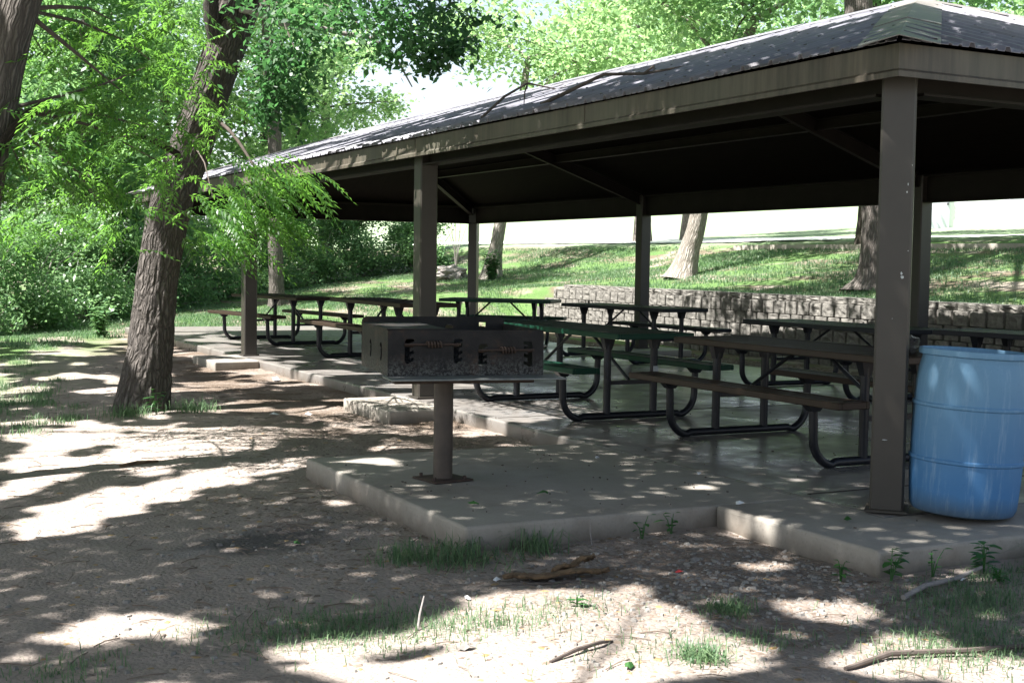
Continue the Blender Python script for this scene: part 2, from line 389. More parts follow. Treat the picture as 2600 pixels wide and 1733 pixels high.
# numpy value noise
def vnoise(x, y, seed=0):
    xi = np.floor(x).astype(np.int64); yi = np.floor(y).astype(np.int64); fx = x - xi; fy = y - yi
    fx = fx * fx * (3 - 2 * fx); fy = fy * fy * (3 - 2 * fy)
    def h(a, b):
        n = (a * 374761393 + b * 668265263 + seed * 1442695041) & 0x7fffffff
        n = ((n ^ (n >> 13)) * 1274126177) & 0x7fffffff
        return ((n ^ (n >> 16)) & 0xffff) / 65535.0
    return (h(xi, yi) * (1 - fx) + h(xi + 1, yi) * fx) * (1 - fy) + (h(xi, yi + 1) * (1 - fx) + h(xi + 1, yi + 1) * fx) * fy
def fbm(x, y, seed=0, o=4):
    s = 0; a = .5
    for i in range(o): s = s + a * (vnoise(x * 2 ** i, y * 2 ** i, seed + i) - .5); a *= .5
    return s

# ------------------------------------------------------------------ terrain
W, LY = 6.38, 18.54           # pavilion post grid: x across, y along
PY = (0.0, 6.31, 12.32, 18.54)
def xw(y): return 7.6 + (y - 4) * .069
def terrain(x, y):
    x = np.asarray(x, float); y = np.asarray(y, float)
    hf = np.interp(x, [-60, -30, -5, -1, 2.6, 6.3, 10.4, 12.3, 14.2, 16, 24, 37, 53, 70, 150], [-4, -1.5, -.5, -.28, 0, .37, .9, 1.2, 1.85, 2.0, 2.2, 3.1, 5.8, 9, 20])
    w = xw(y)
    front = np.interp(x, [-60, -5, -2.4, -.2, 5.6, 7.6], [-3, -.27, -.135, -.115, -.1, -.12])
    back = np.interp(x - (w - 7.6), [7.6, 7.68, 7.86, 8.5, 13.2, 13.9, 15.5, 24, 37, 53, 70, 150], [-.12, -.1, .85, .88, 1.88, 1.98, 2.0, 2.2, 3.1, 5.8, 9, 20])
    hn = np.where(x < w, front, back)
    t = np.clip((y - 18.6) / 4.5, 0, 1); t = t * t * (3 - 2 * t)
    return hn * (1 - t) + hf * t
def hz(x, y):
    z = terrain(x, y)
    z = z + .05 * fbm(np.asarray(x) * .9, np.asarray(y) * .9, 3) + .030 * fbm(np.asarray(x) * 5, np.asarray(y) * 5, 11, 4)
    return z
def hzf(x, y): return float(hz(np.array([x]), np.array([y]))[0])
def axis(pts):
    out = []
    for (a, b, s) in pts: out.append(np.arange(a, b, s))
    return np.concatenate(out)
gx = axis([(-60, -12, 1.2), (-12, -5, .2), (-5, 1.2, .035), (1.2, 5.4, .3), (5.4, 8.6, .07), (8.6, 15, .12), (15, 30, .5), (30, 150.1, 4)])
gy = axis([(-30, -4, 1.0), (-4, 9, .035), (9, 14, .08), (14, 36, .14), (36, 60, .6), (60, 200.1, 5)])
GX, GY = np.meshgrid(gx, gy, indexing='ij')
GZ = hz(GX, GY)
# thin the shadow line where the ground meets the pads: soil banked slightly up
Vg = np.stack([GX, GY, GZ], -1).reshape(-1, 3)
nx, ny = len(gx), len(gy)
ii = (np.arange(nx - 1)[:, None] * ny + np.arange(ny - 1)[None, :]).ravel()
Fg = np.stack([ii, ii + ny, ii + ny + 1, ii + 1], -1)
g = mesh_np('ground', Vg, Fg, M['ground'], smooth=True); tag(g, kind='structure')

# ------------------------------------------------------------------ concrete floor and pads
def slab_obj(name, poly, z0, z1, mat, bev=.018):
    o = MB().prism(poly, z0, z1).build(name, mat, None, False, bev, 3); tag(o, kind='structure'); return o
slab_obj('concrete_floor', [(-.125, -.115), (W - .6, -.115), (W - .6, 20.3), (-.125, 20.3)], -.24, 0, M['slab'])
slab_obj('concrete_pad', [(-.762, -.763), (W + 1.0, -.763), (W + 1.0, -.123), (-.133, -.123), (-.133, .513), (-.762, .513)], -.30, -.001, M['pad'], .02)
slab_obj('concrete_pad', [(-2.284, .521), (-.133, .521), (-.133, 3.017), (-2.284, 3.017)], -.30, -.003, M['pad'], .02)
for yc in (PY[1] - .3, PY[2] - .35):
    slab_obj('concrete_pad', [(-.717, yc - .59), (-.133, yc - .59), (-.133, yc + .59), (-.717, yc + .59)], -.34, -.002, M['pad'], .018)
for yc in PY:
    slab_obj('concrete_pad', [(W - .592, yc - .55), (W + .6, yc - .55), (W + .6, yc + .55), (W - .592, yc + .55)], -.3, -.002, M['pad'], .018)
jb = MB()
for y in (4.6, 9.3, 14.0): jb.box((2.8, y, .0015), (5.7, .012, .003))
jb.box((3.0, .59, .0015), (6.1, .010, .003))
j = jb.build('floor_joint', M['joint']); tag(j, kind='structure')

# ------------------------------------------------------------------ pavilion
pav = tag(empty('park_pavilion', (0, 0, 0)), 'open brown steel picnic pavilion with hipped corrugated roof', 'pavilion')
ZE = 2.289; ZT = 2.457; OV = .248; ZR = 3.591
def post(x, y, rz, top, chips=False):
    b = MB().box((0, 0, top / 2 + .006), (.178, .178, top - .012), None, .012)
    o = b.build('post', M['post'], pav); o.location = (x, y, 0); o.rotation_euler = (0, 0, rz)
    p = MB().box((0, 0, .014), (.225, .225, .018), None, .004).build('base_plate', M['post'], o)
    if chips:
        for (dx, z, w, h, sd) in ((.045, 1.27, .022, .020, 1), (.040, 1.29, .010, .022, 2), (.055, 1.72, .010, .013, 3), (.06, 1.76, .005, .02, 4), (.07, 1.41, .006, .006, 5), (-.02, .40, .03, .004, 6), (.0, 1.05, .005, .005, 7), (.078, 1.86, .005, .005, 8)):
            random.seed(sd); n = 7
            pts = [(dx + w * math.cos(2 * PI * i / n) * random.uniform(.3, .6), z + h * math.sin(2 * PI * i / n) * random.uniform(.3, .6)) for i in range(n)]
            MB().add([(px, -.0905, pz) for px, pz in pts], [tuple(range(n))]).build('paint_chip', M['chip'], o)
    return o
post(0, 0, R_(-45), 2.425, True)
post(0, PY[1], 0, 2.425); post(0, PY[2], 0, 2.425); post(0, PY[3], R_(45), 2.425)
for i, y in enumerate(PY): post(W, y, R_((45, 0, 0, -45)[i]), 2.425)
# eave beams
def cbeam(x0, y0, x1, y1, zb, zt, w=.15, name='eave_beam'):
    mx, my = (x0 + x1) / 2, (y0 + y1) / 2; L = math.hypot(x1 - x0, y1 - y0); a = math.atan2(y1 - y0, x1 - x0)
    rot = Matrix.Rotation(a, 3, 'Z')
    mb = MB(); mb.box((mx, my, (zb + zt) / 2), (L, .02, zt - zb - .03), rot)
    mb.box((mx, my, zb + .0075), (L, w, .015), rot); mb.box((mx, my, zt - .0075), (L, w, .015), rot)
    return mb.build(name, M['beam'], pav)
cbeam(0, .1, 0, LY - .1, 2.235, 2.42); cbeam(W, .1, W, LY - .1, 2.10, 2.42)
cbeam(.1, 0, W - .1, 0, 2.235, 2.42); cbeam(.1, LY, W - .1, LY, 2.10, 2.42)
# fascia boards with a folded lower lip
def fascia(p0, p1, nrm, seams):
    d = Vector((p1[0] - p0[0], p1[1] - p0[1], 0)); L = d.length; d.normalize(); n = Vector((*nrm, 0))
    mb = MB(); prof = [(0, ZE), (0.018, ZE), (.018, ZE + .028), (.004, ZE + .042), (.004, ZT), (-.012, ZT), (-.012, ZE + .006)]
    k = len(prof)
    vs = [Vector((*p0, 0)) + n * a + Vector((0, 0, z)) - (d * (-a)) * 0 - d * a for a, z in prof] + [Vector((*p1, 0)) + n * a + Vector((0, 0, z)) + d * a for a, z in prof]
    fs = [(i, (i + 1) % k, k + (i + 1) % k, k + i) for i in range(k)] + [tuple(range(k - 1, -1, -1)), tuple(range(k, 2 * k))]
    mb.add(vs, fs)
    for s in seams:
        c = Vector((*p0, 0)) + d * s + n * .006 + Vector((0, 0, (ZE + ZT) / 2 + .02)); mb.box(c, (.004 if abs(d.x) > .5 else .006, .006 if abs(d.x) > .5 else .004, ZT - ZE - .05))
    return mb.build('fascia', M['fascia'], pav)
c0, c1 = -OV, W + OV; d0, d1 = -OV, LY + OV
fascia((c0, d1), (c0, d0), (-1, 0), [3.2, 6.5, 9.6, 12.8, 15.9])
fascia((c0, d0), (c1, d0), (0, -1), [3.2]); fascia((c1, d0), (c1, d1), (1, 0), []); fascia((c1, d1), (c0, d1), (0, 1), [])
# roof: underside deck + corrugated sheets, 4 faces
OR = .28; e0, e1, f0, f1 = -OR, W + OR, -OR, LY + OR; HX = (e0 + e1) / 2; half = HX - e0; ZS = ZT + .006
SL = (ZR - ZS) / half
deck = MB()
zc = ZS - .012
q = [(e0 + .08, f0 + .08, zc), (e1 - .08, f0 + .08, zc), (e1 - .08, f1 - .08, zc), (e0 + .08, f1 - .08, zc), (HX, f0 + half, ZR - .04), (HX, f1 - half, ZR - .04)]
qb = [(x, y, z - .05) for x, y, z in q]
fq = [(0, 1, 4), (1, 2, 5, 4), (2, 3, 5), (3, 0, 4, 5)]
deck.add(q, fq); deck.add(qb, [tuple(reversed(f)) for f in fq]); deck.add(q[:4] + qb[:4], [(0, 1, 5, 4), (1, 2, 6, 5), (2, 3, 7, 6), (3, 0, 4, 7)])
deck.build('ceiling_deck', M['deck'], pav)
def corr(side):
    """corrugated sheet on one roof face: ribs run from eave to ridge"""
    if side in ('front', 'back'): L = f1 - f0
    else: L = e1 - e0
    us = []; u = 0.0
    while u < L - .02:
        for du, h in ((0, 0), (.055, 0), (.063, .009), (.075, .009), (.083, 0), (.125, 0), (.133, .009), (.145, .009), (.153, 0), (.200, 0), (.211, .026), (.236, .026), (.247, 0)):
            if u + du < L: us.append((u + du, h))
        u += .26
    us.append((L, 0))
    V = []; F = []; nn = 9
    for (uu, h) in us:
        smax = min(uu, L - uu, half) + .001
        for k in range(nn):
            s = smax * k / (nn - 1)
            wob = .006 * math.sin(uu * 1.7 + s * 2)
            z = ZS + s * SL + h + wob * .5
            s2 = s - .02
            if side == 'front': V.append((e0 + s2, f0 + uu, z))
            elif side == 'back': V.append((e1 - s2, f0 + uu, z))
            elif side == 'near': V.append((e0 + uu, f0 + s2, z))
            else: V.append((e0 + uu, f1 - s2, z))
    for i in range(len(us) - 1):
        for k in range(nn - 1):
            a = i * nn + k; F.append((a, a + 1, a + nn + 1, a + nn))
    o = mesh_np('roof_panel', V, F, M['roof'], pav)
    so = o.modifiers.new('s', 'SOLIDIFY'); so.thickness = .004; so.offset = -1
    # screws
    mb = MB()
    k = 0
    for (uu, h) in us:
        if h > .01:
            k += 1
            if k % 2: continue
            smax = min(uu, L - uu, half)
            for s in np.arange(.12, smax, .55):
                z = ZS + s * SL + h + .006
                P = {'front': (e0 + s, f0 + uu, z), 'back': (e1 - s, f0 + uu, z), 'near': (e0 + uu, f0 + s, z), 'far': (e0 + uu, f1 - s, z)}[side]
                mb.box(P, (.014, .014, .009))
    so_ = mb.build('screw_rows', M['screw'], o); so_['kind'] = 'stuff'
for s in ('front', 'near', 'back', 'far'): corr(s)
# ridge and hip caps: folded strips in overlapping lengths
def cap(p0, p1, w, name, lift=.035):
    p0 = Vector(p0); p1 = Vector(p1); d = (p1 - p0).normalized(); side = d.cross(Vector((0, 0, 1))).normalized()
    L = (p1 - p0).length; n = max(1, round(L / 1.55)); mb = MB()
    for i in range(n):
        a = p0 + d * (L * i / n - (.07 if i else 0)); b = p0 + d * (L * (i + 1) / n); lf = lift + .006 * (i % 2) + .002
        up = Vector((0, 0, 1))
        rows = []
        for q_ in (a, b):
            rows.append([q_ + side * s + up * (lf - abs(s) * fall(name)) for s in (-w, -w * .55, -w * .52, -.03, 0, .03, w * .52, w * .55, w)])
        vs = rows[0] + rows[1]; k = 9
        mb.add(vs, [(j, j + 1, k + j + 1, k + j) for j in range(k - 1)])
    o = mb.build(name, M['cap' if name == 'hip_cap' else 'roof'], pav); so = o.modifiers.new('s', 'SOLIDIFY'); so.thickness = .004; so.offset = 1
    return o
def fall(name): return SL * (.707 if name == 'hip_cap' else 1.0) + .04
A0 = (HX, f0 + half, ZR); A1 = (HX, f1 - half, ZR)
for cnr, ap in (((e0 - .04, f0 - .04, ZS - .02), A0), ((e1, f0, ZS), A0), ((e1, f1, ZS), A1), ((e0, f1, ZS), A1)): cap(cnr, ap, .20, 'hip_cap')
cap(A0, A1, .19, 'ridge_cap')
# rafters, hip rafters and purlins under the deck
def member(p0, p1, w, h, name):
    p0 = Vector(p0); p1 = Vector(p1); d = p1 - p0; L = d.length; q_ = d.to_track_quat('X', 'Z').to_matrix()
    mb = MB(); mb.box((p0 + p1) / 2, (L, w * .2, h), q_); 
    for s in (-1, 1): mb.box((p0 + p1) / 2 + q_ @ Vector((0, 0, s * (h / 2 + .006))), (L, w, .012), q_)
    return mb.build(name, M['beam'], pav)
zo = .16
for y in PY[1:3]:
    member((.06, y, ZT - zo + .06), (HX, y, ZR - zo), .07, .14, 'rafter'); member((W - .06, y, ZT - zo + .06), (HX, y, ZR - zo), .07, .14, 'rafter')
for (cx, cy), ap in (((.1, .1), A0), ((W - .1, .1), A0), ((W - .1, LY - .1), A1), ((.1, LY - .1), A1)):
    member((cx, cy, ZT - zo + .05), (ap[0], ap[1], ZR - zo), .08, .14, 'hip_rafter')
member((HX, A0[1], ZR - zo + .02), (HX, A1[1], ZR - zo + .02), .1, .14, 'ridge_beam')
for xx in (1.6, W - 1.6):
    zz = ZT + (1.6 + OR) * SL - .15; member((xx, 1.7, zz), (xx, LY - 1.7, zz), .1, .1, 'purlin')

# fallen branches on the roof
def branch(name, paths, mat, label, cat, n=7, loc=(0, 0, 0)):
    mb = MB()
    for path, r in paths: mb.tube(path, r, n)
    o = mb.build(name, mat, None, True); o.location = loc; return tag(o, label, cat)
def roofpt(s, y, h=.03): return (e0 + s, y, ZS + s * SL + h)
branch('fallen_branch', [([roofpt(.35, 4.15), roofpt(.5, 3.95, .08), roofpt(.7, 3.75, .14), roofpt(.95, 3.55, .06), roofpt(1.2, 3.35)], [.016, .016, .014, .012, .008]),
    ([roofpt(.95, 3.55, .06), roofpt(.98, 3.45, .10), roofpt(.92, 3.36, .05)], [.01, .008, .005])], M['twig'], 'crooked dead branch lying on the roof nearer the peak', 'branch')
branch('fallen_branch', [([roofpt(.25, 5.05), roofpt(.45, 5.0, .16), roofpt(.65, 4.95, .22), roofpt(.9, 4.9, .10)], [.012, .012, .01, .006]),
    ([roofpt(.65, 4.95, .22), roofpt(.7, 5.1, .14), roofpt(.8, 5.3, .03)], [.008, .006, .004])], M['twig'], 'arched twiggy dead branch on the roof near the eave', 'branch')

# ------------------------------------------------------------------ picnic tables
def picnic_table(x, y, rz, top, seat, label, L=2.44, hs=1.0, ws=1.0, sticker=False):
    """local x along the table"""
    root = empty('picnic_table', (x, y, 0), rz); root.scale = (ws, ws, hs)
    tag(root, label, 'picnic table', 'metal picnic tables under the pavilion')
    def sheet(name, cx, cy, lx, ly, z, col):
        s = MB().box((0, 0, 0), (lx - .03, ly - .03, .005)).build(name, M['perf_' + col], root); s.location = (cx, cy, z)
        rm = MB()
        t, h = .03, .048
        for a, b, c, d in ((0, ly / 2 - t / 2, lx, t), (0, -ly / 2 + t / 2, lx, t)): rm.box((a, b, -h / 2 + .006), (c, d, h), None, .006)
        for a in (lx / 2 - t / 2, -lx / 2 + t / 2): rm.box((a, 0, -h / 2 + .006), (t, ly - 2 * t, h), None, .006)
        for a in np.linspace(-lx / 2, lx / 2, 5)[1:-1]: rm.box((a, 0, -.022), (.03, ly - 2 * t, .02))
        rm.build('rim', M['rim_' + col], s)
    Lf = L * .34
    sheet('table_top', 0, 0, L, .76, .745, top)
    for s in (-1, 1): sheet('bench_seat', 0, s * .67, L, .26, .47, seat)
    for fx in (-Lf, Lf):
        pl = lambda u, w: (fx, u, w)
        mb = MB(); r = .03; br = .17
        path = [pl(-.67, .43), pl(-.67, .38), pl(-.665, .26)] + arc((-.665 + br + .02, .033 + br), br + .02, PI, 1.5 * PI, 8, pl)
        path = [p for p in path[:-1]] + [pl(-.665 + br + .02, .033)]
        path2 = [(fx, -p[1], p[2]) for p in path][::-1]
        full = path + path2
        mb.tube(full, r, 12)
        o = mb.build('leg_frame', M['tube'], root, True)
        MB().box((fx, 0, 0)[:0] or (fx, 0, .315), (.03, .44, .035)).build('cross_bar', M['tube'], root)
        for s in (-1, 1):
            MB().tube([(fx, s * .235, .05), (fx, s * .235, .60), (fx, s * .235, .66)], .032, 12).build('upright', M['tube'], root, True)
            MB().add([(fx - .025, s * .235 - .03, .60), (fx + .025, s * .235 - .03, .60), (fx + .025, s * .235 + .03, .60), (fx - .025, s * .235 + .03, .60),
                      (fx - .035, s * .235 - .06, .705), (fx + .035, s * .235 - .06, .705), (fx + .035, s * .235 + .06, .705), (fx - .035, s * .235 + .06, .705)],
                     [(3, 2, 1, 0), (4, 5, 6, 7), (0, 1, 5, 4), (1, 2, 6, 5), (2, 3, 7, 6), (3, 0, 4, 7)]).build('bracket', M['tube'], root)
            yy = s * .67
            MB().add([(fx - .03, yy - .032, .38), (fx + .03, yy - .032, .38), (fx + .03, yy + .032, .38), (fx - .03, yy + .032, .38),
                      (fx - .04, yy - .075, .43), (fx + .04, yy - .075, .43), (fx + .04, yy + .075, .43), (fx - .04, yy + .075, .43)],
                     [(3, 2, 1, 0), (4, 5, 6, 7), (0, 1, 5, 4), (1, 2, 6, 5), (2, 3, 7, 6), (3, 0, 4, 7)]).build('bracket', M['tube'], root)
        sg = 1 if fx > 0 else -1
        MB().tube([(fx * .97, 0, .33), (sg * .16, 0, .70)], .014, 8).build('brace', M['tube'], root, True)
        if sticker and fx < 0:
            MB().box((fx - .033, -.235, .42), (.004, .05, .06)).build('sticker', M['sticker'], root)
    MB().box((0, 0, .71), (.9 * L, .05, .02)).build('under_rail', M['tube'], root)
    return root
HP = PI / 2
picnic_table(1.28, 2.17, HP, 'brown', 'brown', 'brown picnic table nearest the camera, behind the corner post and blue barrel')
picnic_table(1.0, 5.0, HP, 'green', 'green', 'dark green picnic table directly behind the barbecue grill', sticker=True)
picnic_table(4.9, 10.3, HP + R_(4), 'black', 'black', 'black picnic table with sunglasses on it in front of the block wall')
picnic_table(4.43, 5.42, HP, 'black', 'black', 'black picnic table between the corner post and the block wall, behind the nearest brown table', hs=.97)
picnic_table(4.72, 2.72, HP + R_(8), 'black', 'black', 'black picnic table at the right edge, seen above the blue barrel')
picnic_table(1.4, 15.2, HP + R_(8), 'brown', 'brown', 'farthest brown picnic table, behind the third front post')
picnic_table(1.45, 10.75, HP, 'brown', 'brown', 'brown picnic table passing behind the second front post', hs=1.08, ws=1.04)
picnic_table(4.05, 12.7, HP + R_(48), 'green', 'green', 'small dark green picnic table in front of the far back post', L=1.75, hs=1.03)

# sunglasses on the far black table
sg = tag(empty('sunglasses', (4.62, 11.0, .752), R_(70)), 'pair of dark sunglasses standing on the far black table', 'sunglasses')
for s in (-1, 1):
    pts = [(s * .036 + .031 * math.cos(a) * (1.05 if math.sin(a) > 0 else .95), 0, .028 + .026 * math.sin(a)) for a in np.linspace(0, 2 * PI, 15)[:-1]]
    MB().add([(x, -.002, z) for x, _, z in pts] + [(x, .002, z) for x, _, z in pts], [tuple(range(14)), tuple(range(27, 13, -1))] + [(i, (i + 1) % 14, 14 + (i + 1) % 14, 14 + i) for i in range(14)]).build('lens', M['glasses'], sg)
    MB().tube([(s * .068, 0, .04), (s * .072, .06, .038), (s * .068, .13, .02)], .003, 6).build('temple', M['glasses'], sg)
MB().tube([(-.008, 0, .034), (0, 0, .04), (.008, 0, .034)], .003, 6).build('bridge', M['glasses'], sg)
# crumpled bag on the near brown table
def lump(name, r, mat, loc, seed, flat=1., label='', cat='', sub=3, amp=.3):
    import bmesh
    bm = bmesh.new(); bmesh.ops.create_icosphere(bm, subdivisions=sub, radius=1)
    from mathutils import noise as mn
    for v in bm.verts:
        d = 1 + amp * mn.noise(v.co * 1.8 + Vector((seed, 0, 0))) + amp * .6 * mn.noise(v.co * 4.5 + Vector((0, seed, 0)))
        v.co = Vector((v.co.x * r[0] * d, v.co.y * r[1] * d, (v.co.z * d + .75) * r[2] * flat))
    me = bpy.data.meshes.new(name); bm.to_mesh(me); bm.free(); me.materials.append(mat)
    o = bpy.data.objects.new(name, me); COL.objects.link(o); o.location = loc
    if label: tag(o, label, cat)
    return o
lump('trash_bag', (.13, .10, .075), M['bag'], (1.35, 1.33, .75), 3.3, 1, 'small crumpled dark bag on the nearest brown table beside the post', 'bag')

# ------------------------------------------------------------------ barbecue grill
def plate(name, outline, holes, th, mat, parent, mw):
    """flat steel plate with cut-outs: 2D curve fill, then mesh; mw places the local xy plane"""
    cu = bpy.data.curves.new(name, 'CURVE'); cu.dimensions = '2D'; cu.fill_mode = 'BOTH'; cu.extrude = th / 2
    for ring in [outline] + holes:
        sp = cu.splines.new('POLY'); sp.points.add(len(ring) - 1); sp.use_cyclic_u = True
        for p, (x, y) in zip(sp.points, ring): p.co = (x, y, 0, 1)
    t = bpy.data.objects.new('tmp', cu); COL.objects.link(t)
    bpy.context.view_layer.update()
    me = bpy.data.meshes.new_from_object(t.evaluated_get(bpy.context.evaluated_depsgraph_get()))
    bpy.data.objects.remove(t); bpy.data.curves.remove(cu)
    me.transform(mw); me.materials.clear(); me.materials.append(mat); me.name = name
    o = bpy.data.objects.new(name, me); COL.objects.link(o); o.parent = parent
    return o
GW, GD, GH = .94, .84, .265
gr = tag(empty('barbecue_grill', (-1.80, 1.87, 0)), 'rusty black steel park barbecue grill on a single pipe pedestal', 'grill')
fb = empty('firebox', (.09, .12, .655), R_(-10.6), gr)
def rrect(x0, y0, x1, y1, r=.03, n=4):
    pts = []
    for cx, cy, a in ((x1 - r, y1 - r, 0), (x0 + r, y1 - r, PI / 2), (x0 + r, y0 + r, PI), (x1 - r, y0 + r, 1.5 * PI)):
        for i in range(n + 1): pts.append((cx + r * math.cos(a + PI / 2 * i / n), cy + r * math.sin(a + PI / 2 * i / n)))
    return pts
def slot(cx, y0, y1, sgn, w=.016):
    """adjusting slot with three hook notches on one side"""
    pts = [(cx - sgn * w, y0 + .01), (cx - sgn * w, y1 - .02), (cx - sgn * w * .5, y1), (cx + sgn * w * 2.2, y1), (cx + sgn * w * 2.6, y1 - .014)]
    ys = np.linspace(y1 - .03, y0 + .035, 3)
    for y in ys: pts += [(cx + sgn * w * .9, y + .006), (cx + sgn * w * .9, y - .004), (cx + sgn * w * 2.3, y + .004), (cx + sgn * w * 2.4, y - .016), (cx + sgn * w * .9, y - .024)]
    pts += [(cx + sgn * w * .3, y0)]
    return pts if sgn < 0 else pts[::-1]
RX = Matrix.Rotation(PI / 2, 4, 'X')
xs = (-GW / 2 + .115, -GW / 2 + .405, -GW / 2 + .555, -GW / 2 + .855)
fr = plate('front_panel', rrect(-GW / 2, 0, GW / 2, GH, .02), [slot(xs[0], .07, .215, 1), slot(xs[1], .07, .215, 1), slot(xs[2], .05, .185, 1), slot(xs[3], .045, .20, -1)], .006, M['grill'], fb, Matrix.Translation((0, -GD / 2, 0)) @ RX)
semi = [(.10 + .028 * math.cos(a), .235 + .028 * math.sin(a)) for a in np.linspace(0, PI, 8)]
plate('back_panel', rrect(-GW / 2, 0, GW / 2, GH + .045, .035), [semi, [(.30, .235), (.345, .235), (.345, .275), (.30, .275)], [(-.33, .25), (-.32, .25), (-.32, .258), (-.33, .258)]], .006, M['grill'], fb, Matrix.Translation((0, GD / 2, 0)) @ RX)
RY = Matrix.Rotation(PI / 2, 4, 'Z') @ RX
cres = [(.035 * math.cos(a) + .12, .13 + .055 * math.sin(a)) for a in np.linspace(.6, 2 * PI - .9, 12)] + [(.115, .12), (.13, .145), (.105, .15)]
for s in (-1, 1):
    plate('side_panel', [(-GD / 2, 0), (GD / 2, 0), (GD / 2, GH + (.0 if s < 0 else 0)), (-GD / 2, GH)], [cres[::-1], [(x - .33, y) for x, y in cres[::-1]]] if s < 0 else [], .006, M['grill'], fb, Matrix.Translation((s * (GW / 2 - .004), 0, 0)) @ RY)
MB().box((0, 0, .004), (GW - .016, GD - .014, .006)).build('floor_plate', M['grillshelf'], fb)
MB().box((.028, -GD / 2 - .09, -.006), (GW + .10, .25, .010), None, .003).build('front_shelf', M['grillshelf'], fb)
MB().box((-.02, -GD / 2 + .03, -.032), (GW - .10, .16, .02), None, .004).build('shelf_bracket', M['rust'], fb)
MB().box((-GW / 2 + .175, -.004, GH + .006), (.36, GD - .01, .007)).build('warming_plate', M['grill'], fb)
for a, b, z in ((xs[0], xs[1], .185), (xs[2], xs[3], .150)):
    gb = MB().tube([(a - .02, -GD / 2 - .022, z), (b + .02, -GD / 2 - .022, z)], .006, 8).build('grate_bar', M['rust'], fb, True)
    cm = (a + b) / 2 + .01; pts = [(cm - .045 + .09 * t / 40, -GD / 2 - .024 + .016 * math.cos(t * 2 * PI / 8), z + .016 * math.sin(t * 2 * PI / 8)) for t in range(41)]
    MB().tube(pts, .006, 7).build('coil_handle', M['rust'], gb, True)
    gm = MB()
    for x in np.linspace(a + .01, b - .01, 9): gm.tube([(x, -GD / 2 + .02, z - .01), (x, GD / 2 - .03, z - .01)], .005, 6)
    gm.tube([(a - .02, -GD / 2 + .02, z - .012), (b + .02, -GD / 2 + .02, z - .012)], .006, 6); gm.tube([(a - .02, GD / 2 - .03, z - .012), (b + .02, GD / 2 - .03, z - .012)], .006, 6)
    gm.build('cooking_grate', M['rust'], fb)
MB().tube([(0, 0, .01), (0, 0, .60)], .0585, 28).build('pedestal', M['gpole'], gr, True)
MB().box((.02, .03, .618), (.30, .22, .03), Matrix.Rotation(R_(-10.6), 3, 'Z'), .005).build('mount_plate', M['rust'], gr)
bp = MB().box((0, 0, .006), (.27, .27, .012), Matrix.Rotation(R_(8), 3, 'Z'), .003).build('base_plate', M['rust'], gr)
for dx, dy in ((-.1, -.1), (.1, -.1), (-.1, .1), (.1, .1)): MB().tube([(dx, dy, .01), (dx, dy, .032)], .01, 6).build('bolt', M['rust'], bp)

# ------------------------------------------------------------------ blue barrel
ba = tag(empty('trash_barrel', (.335, -.275, .0)), 'faded blue plastic drum used as a trash can beside the corner post', 'barrel')
pr = [(0, .012), (.24, .012), (.262, .022), (.275, .05), (.279, .10), (.285, .20), (.2875, .287), (.296, .294), (.296, .306), (.2875, .313), (.290, .42), (.2885, .573), (.297, .580), (.297, .592), (.2885, .599),
      (.285, .70), (.278, .77), (.268, .81), (.262, .835), (.262, .842), (.281, .848), (.284, .862), (.281, .878), (.268, .880), (.262, .872), (.26, .80), (.262, .5), (.262, .06), (0, .05)]
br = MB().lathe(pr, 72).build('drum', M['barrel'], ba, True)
ba.rotation_euler = Matrix.Rotation(R_(2.6), 4, Vector((.459, .888, 0))).to_euler(); ba.location.x -= .045; ba.location.y += .02; ba.location.z = .011

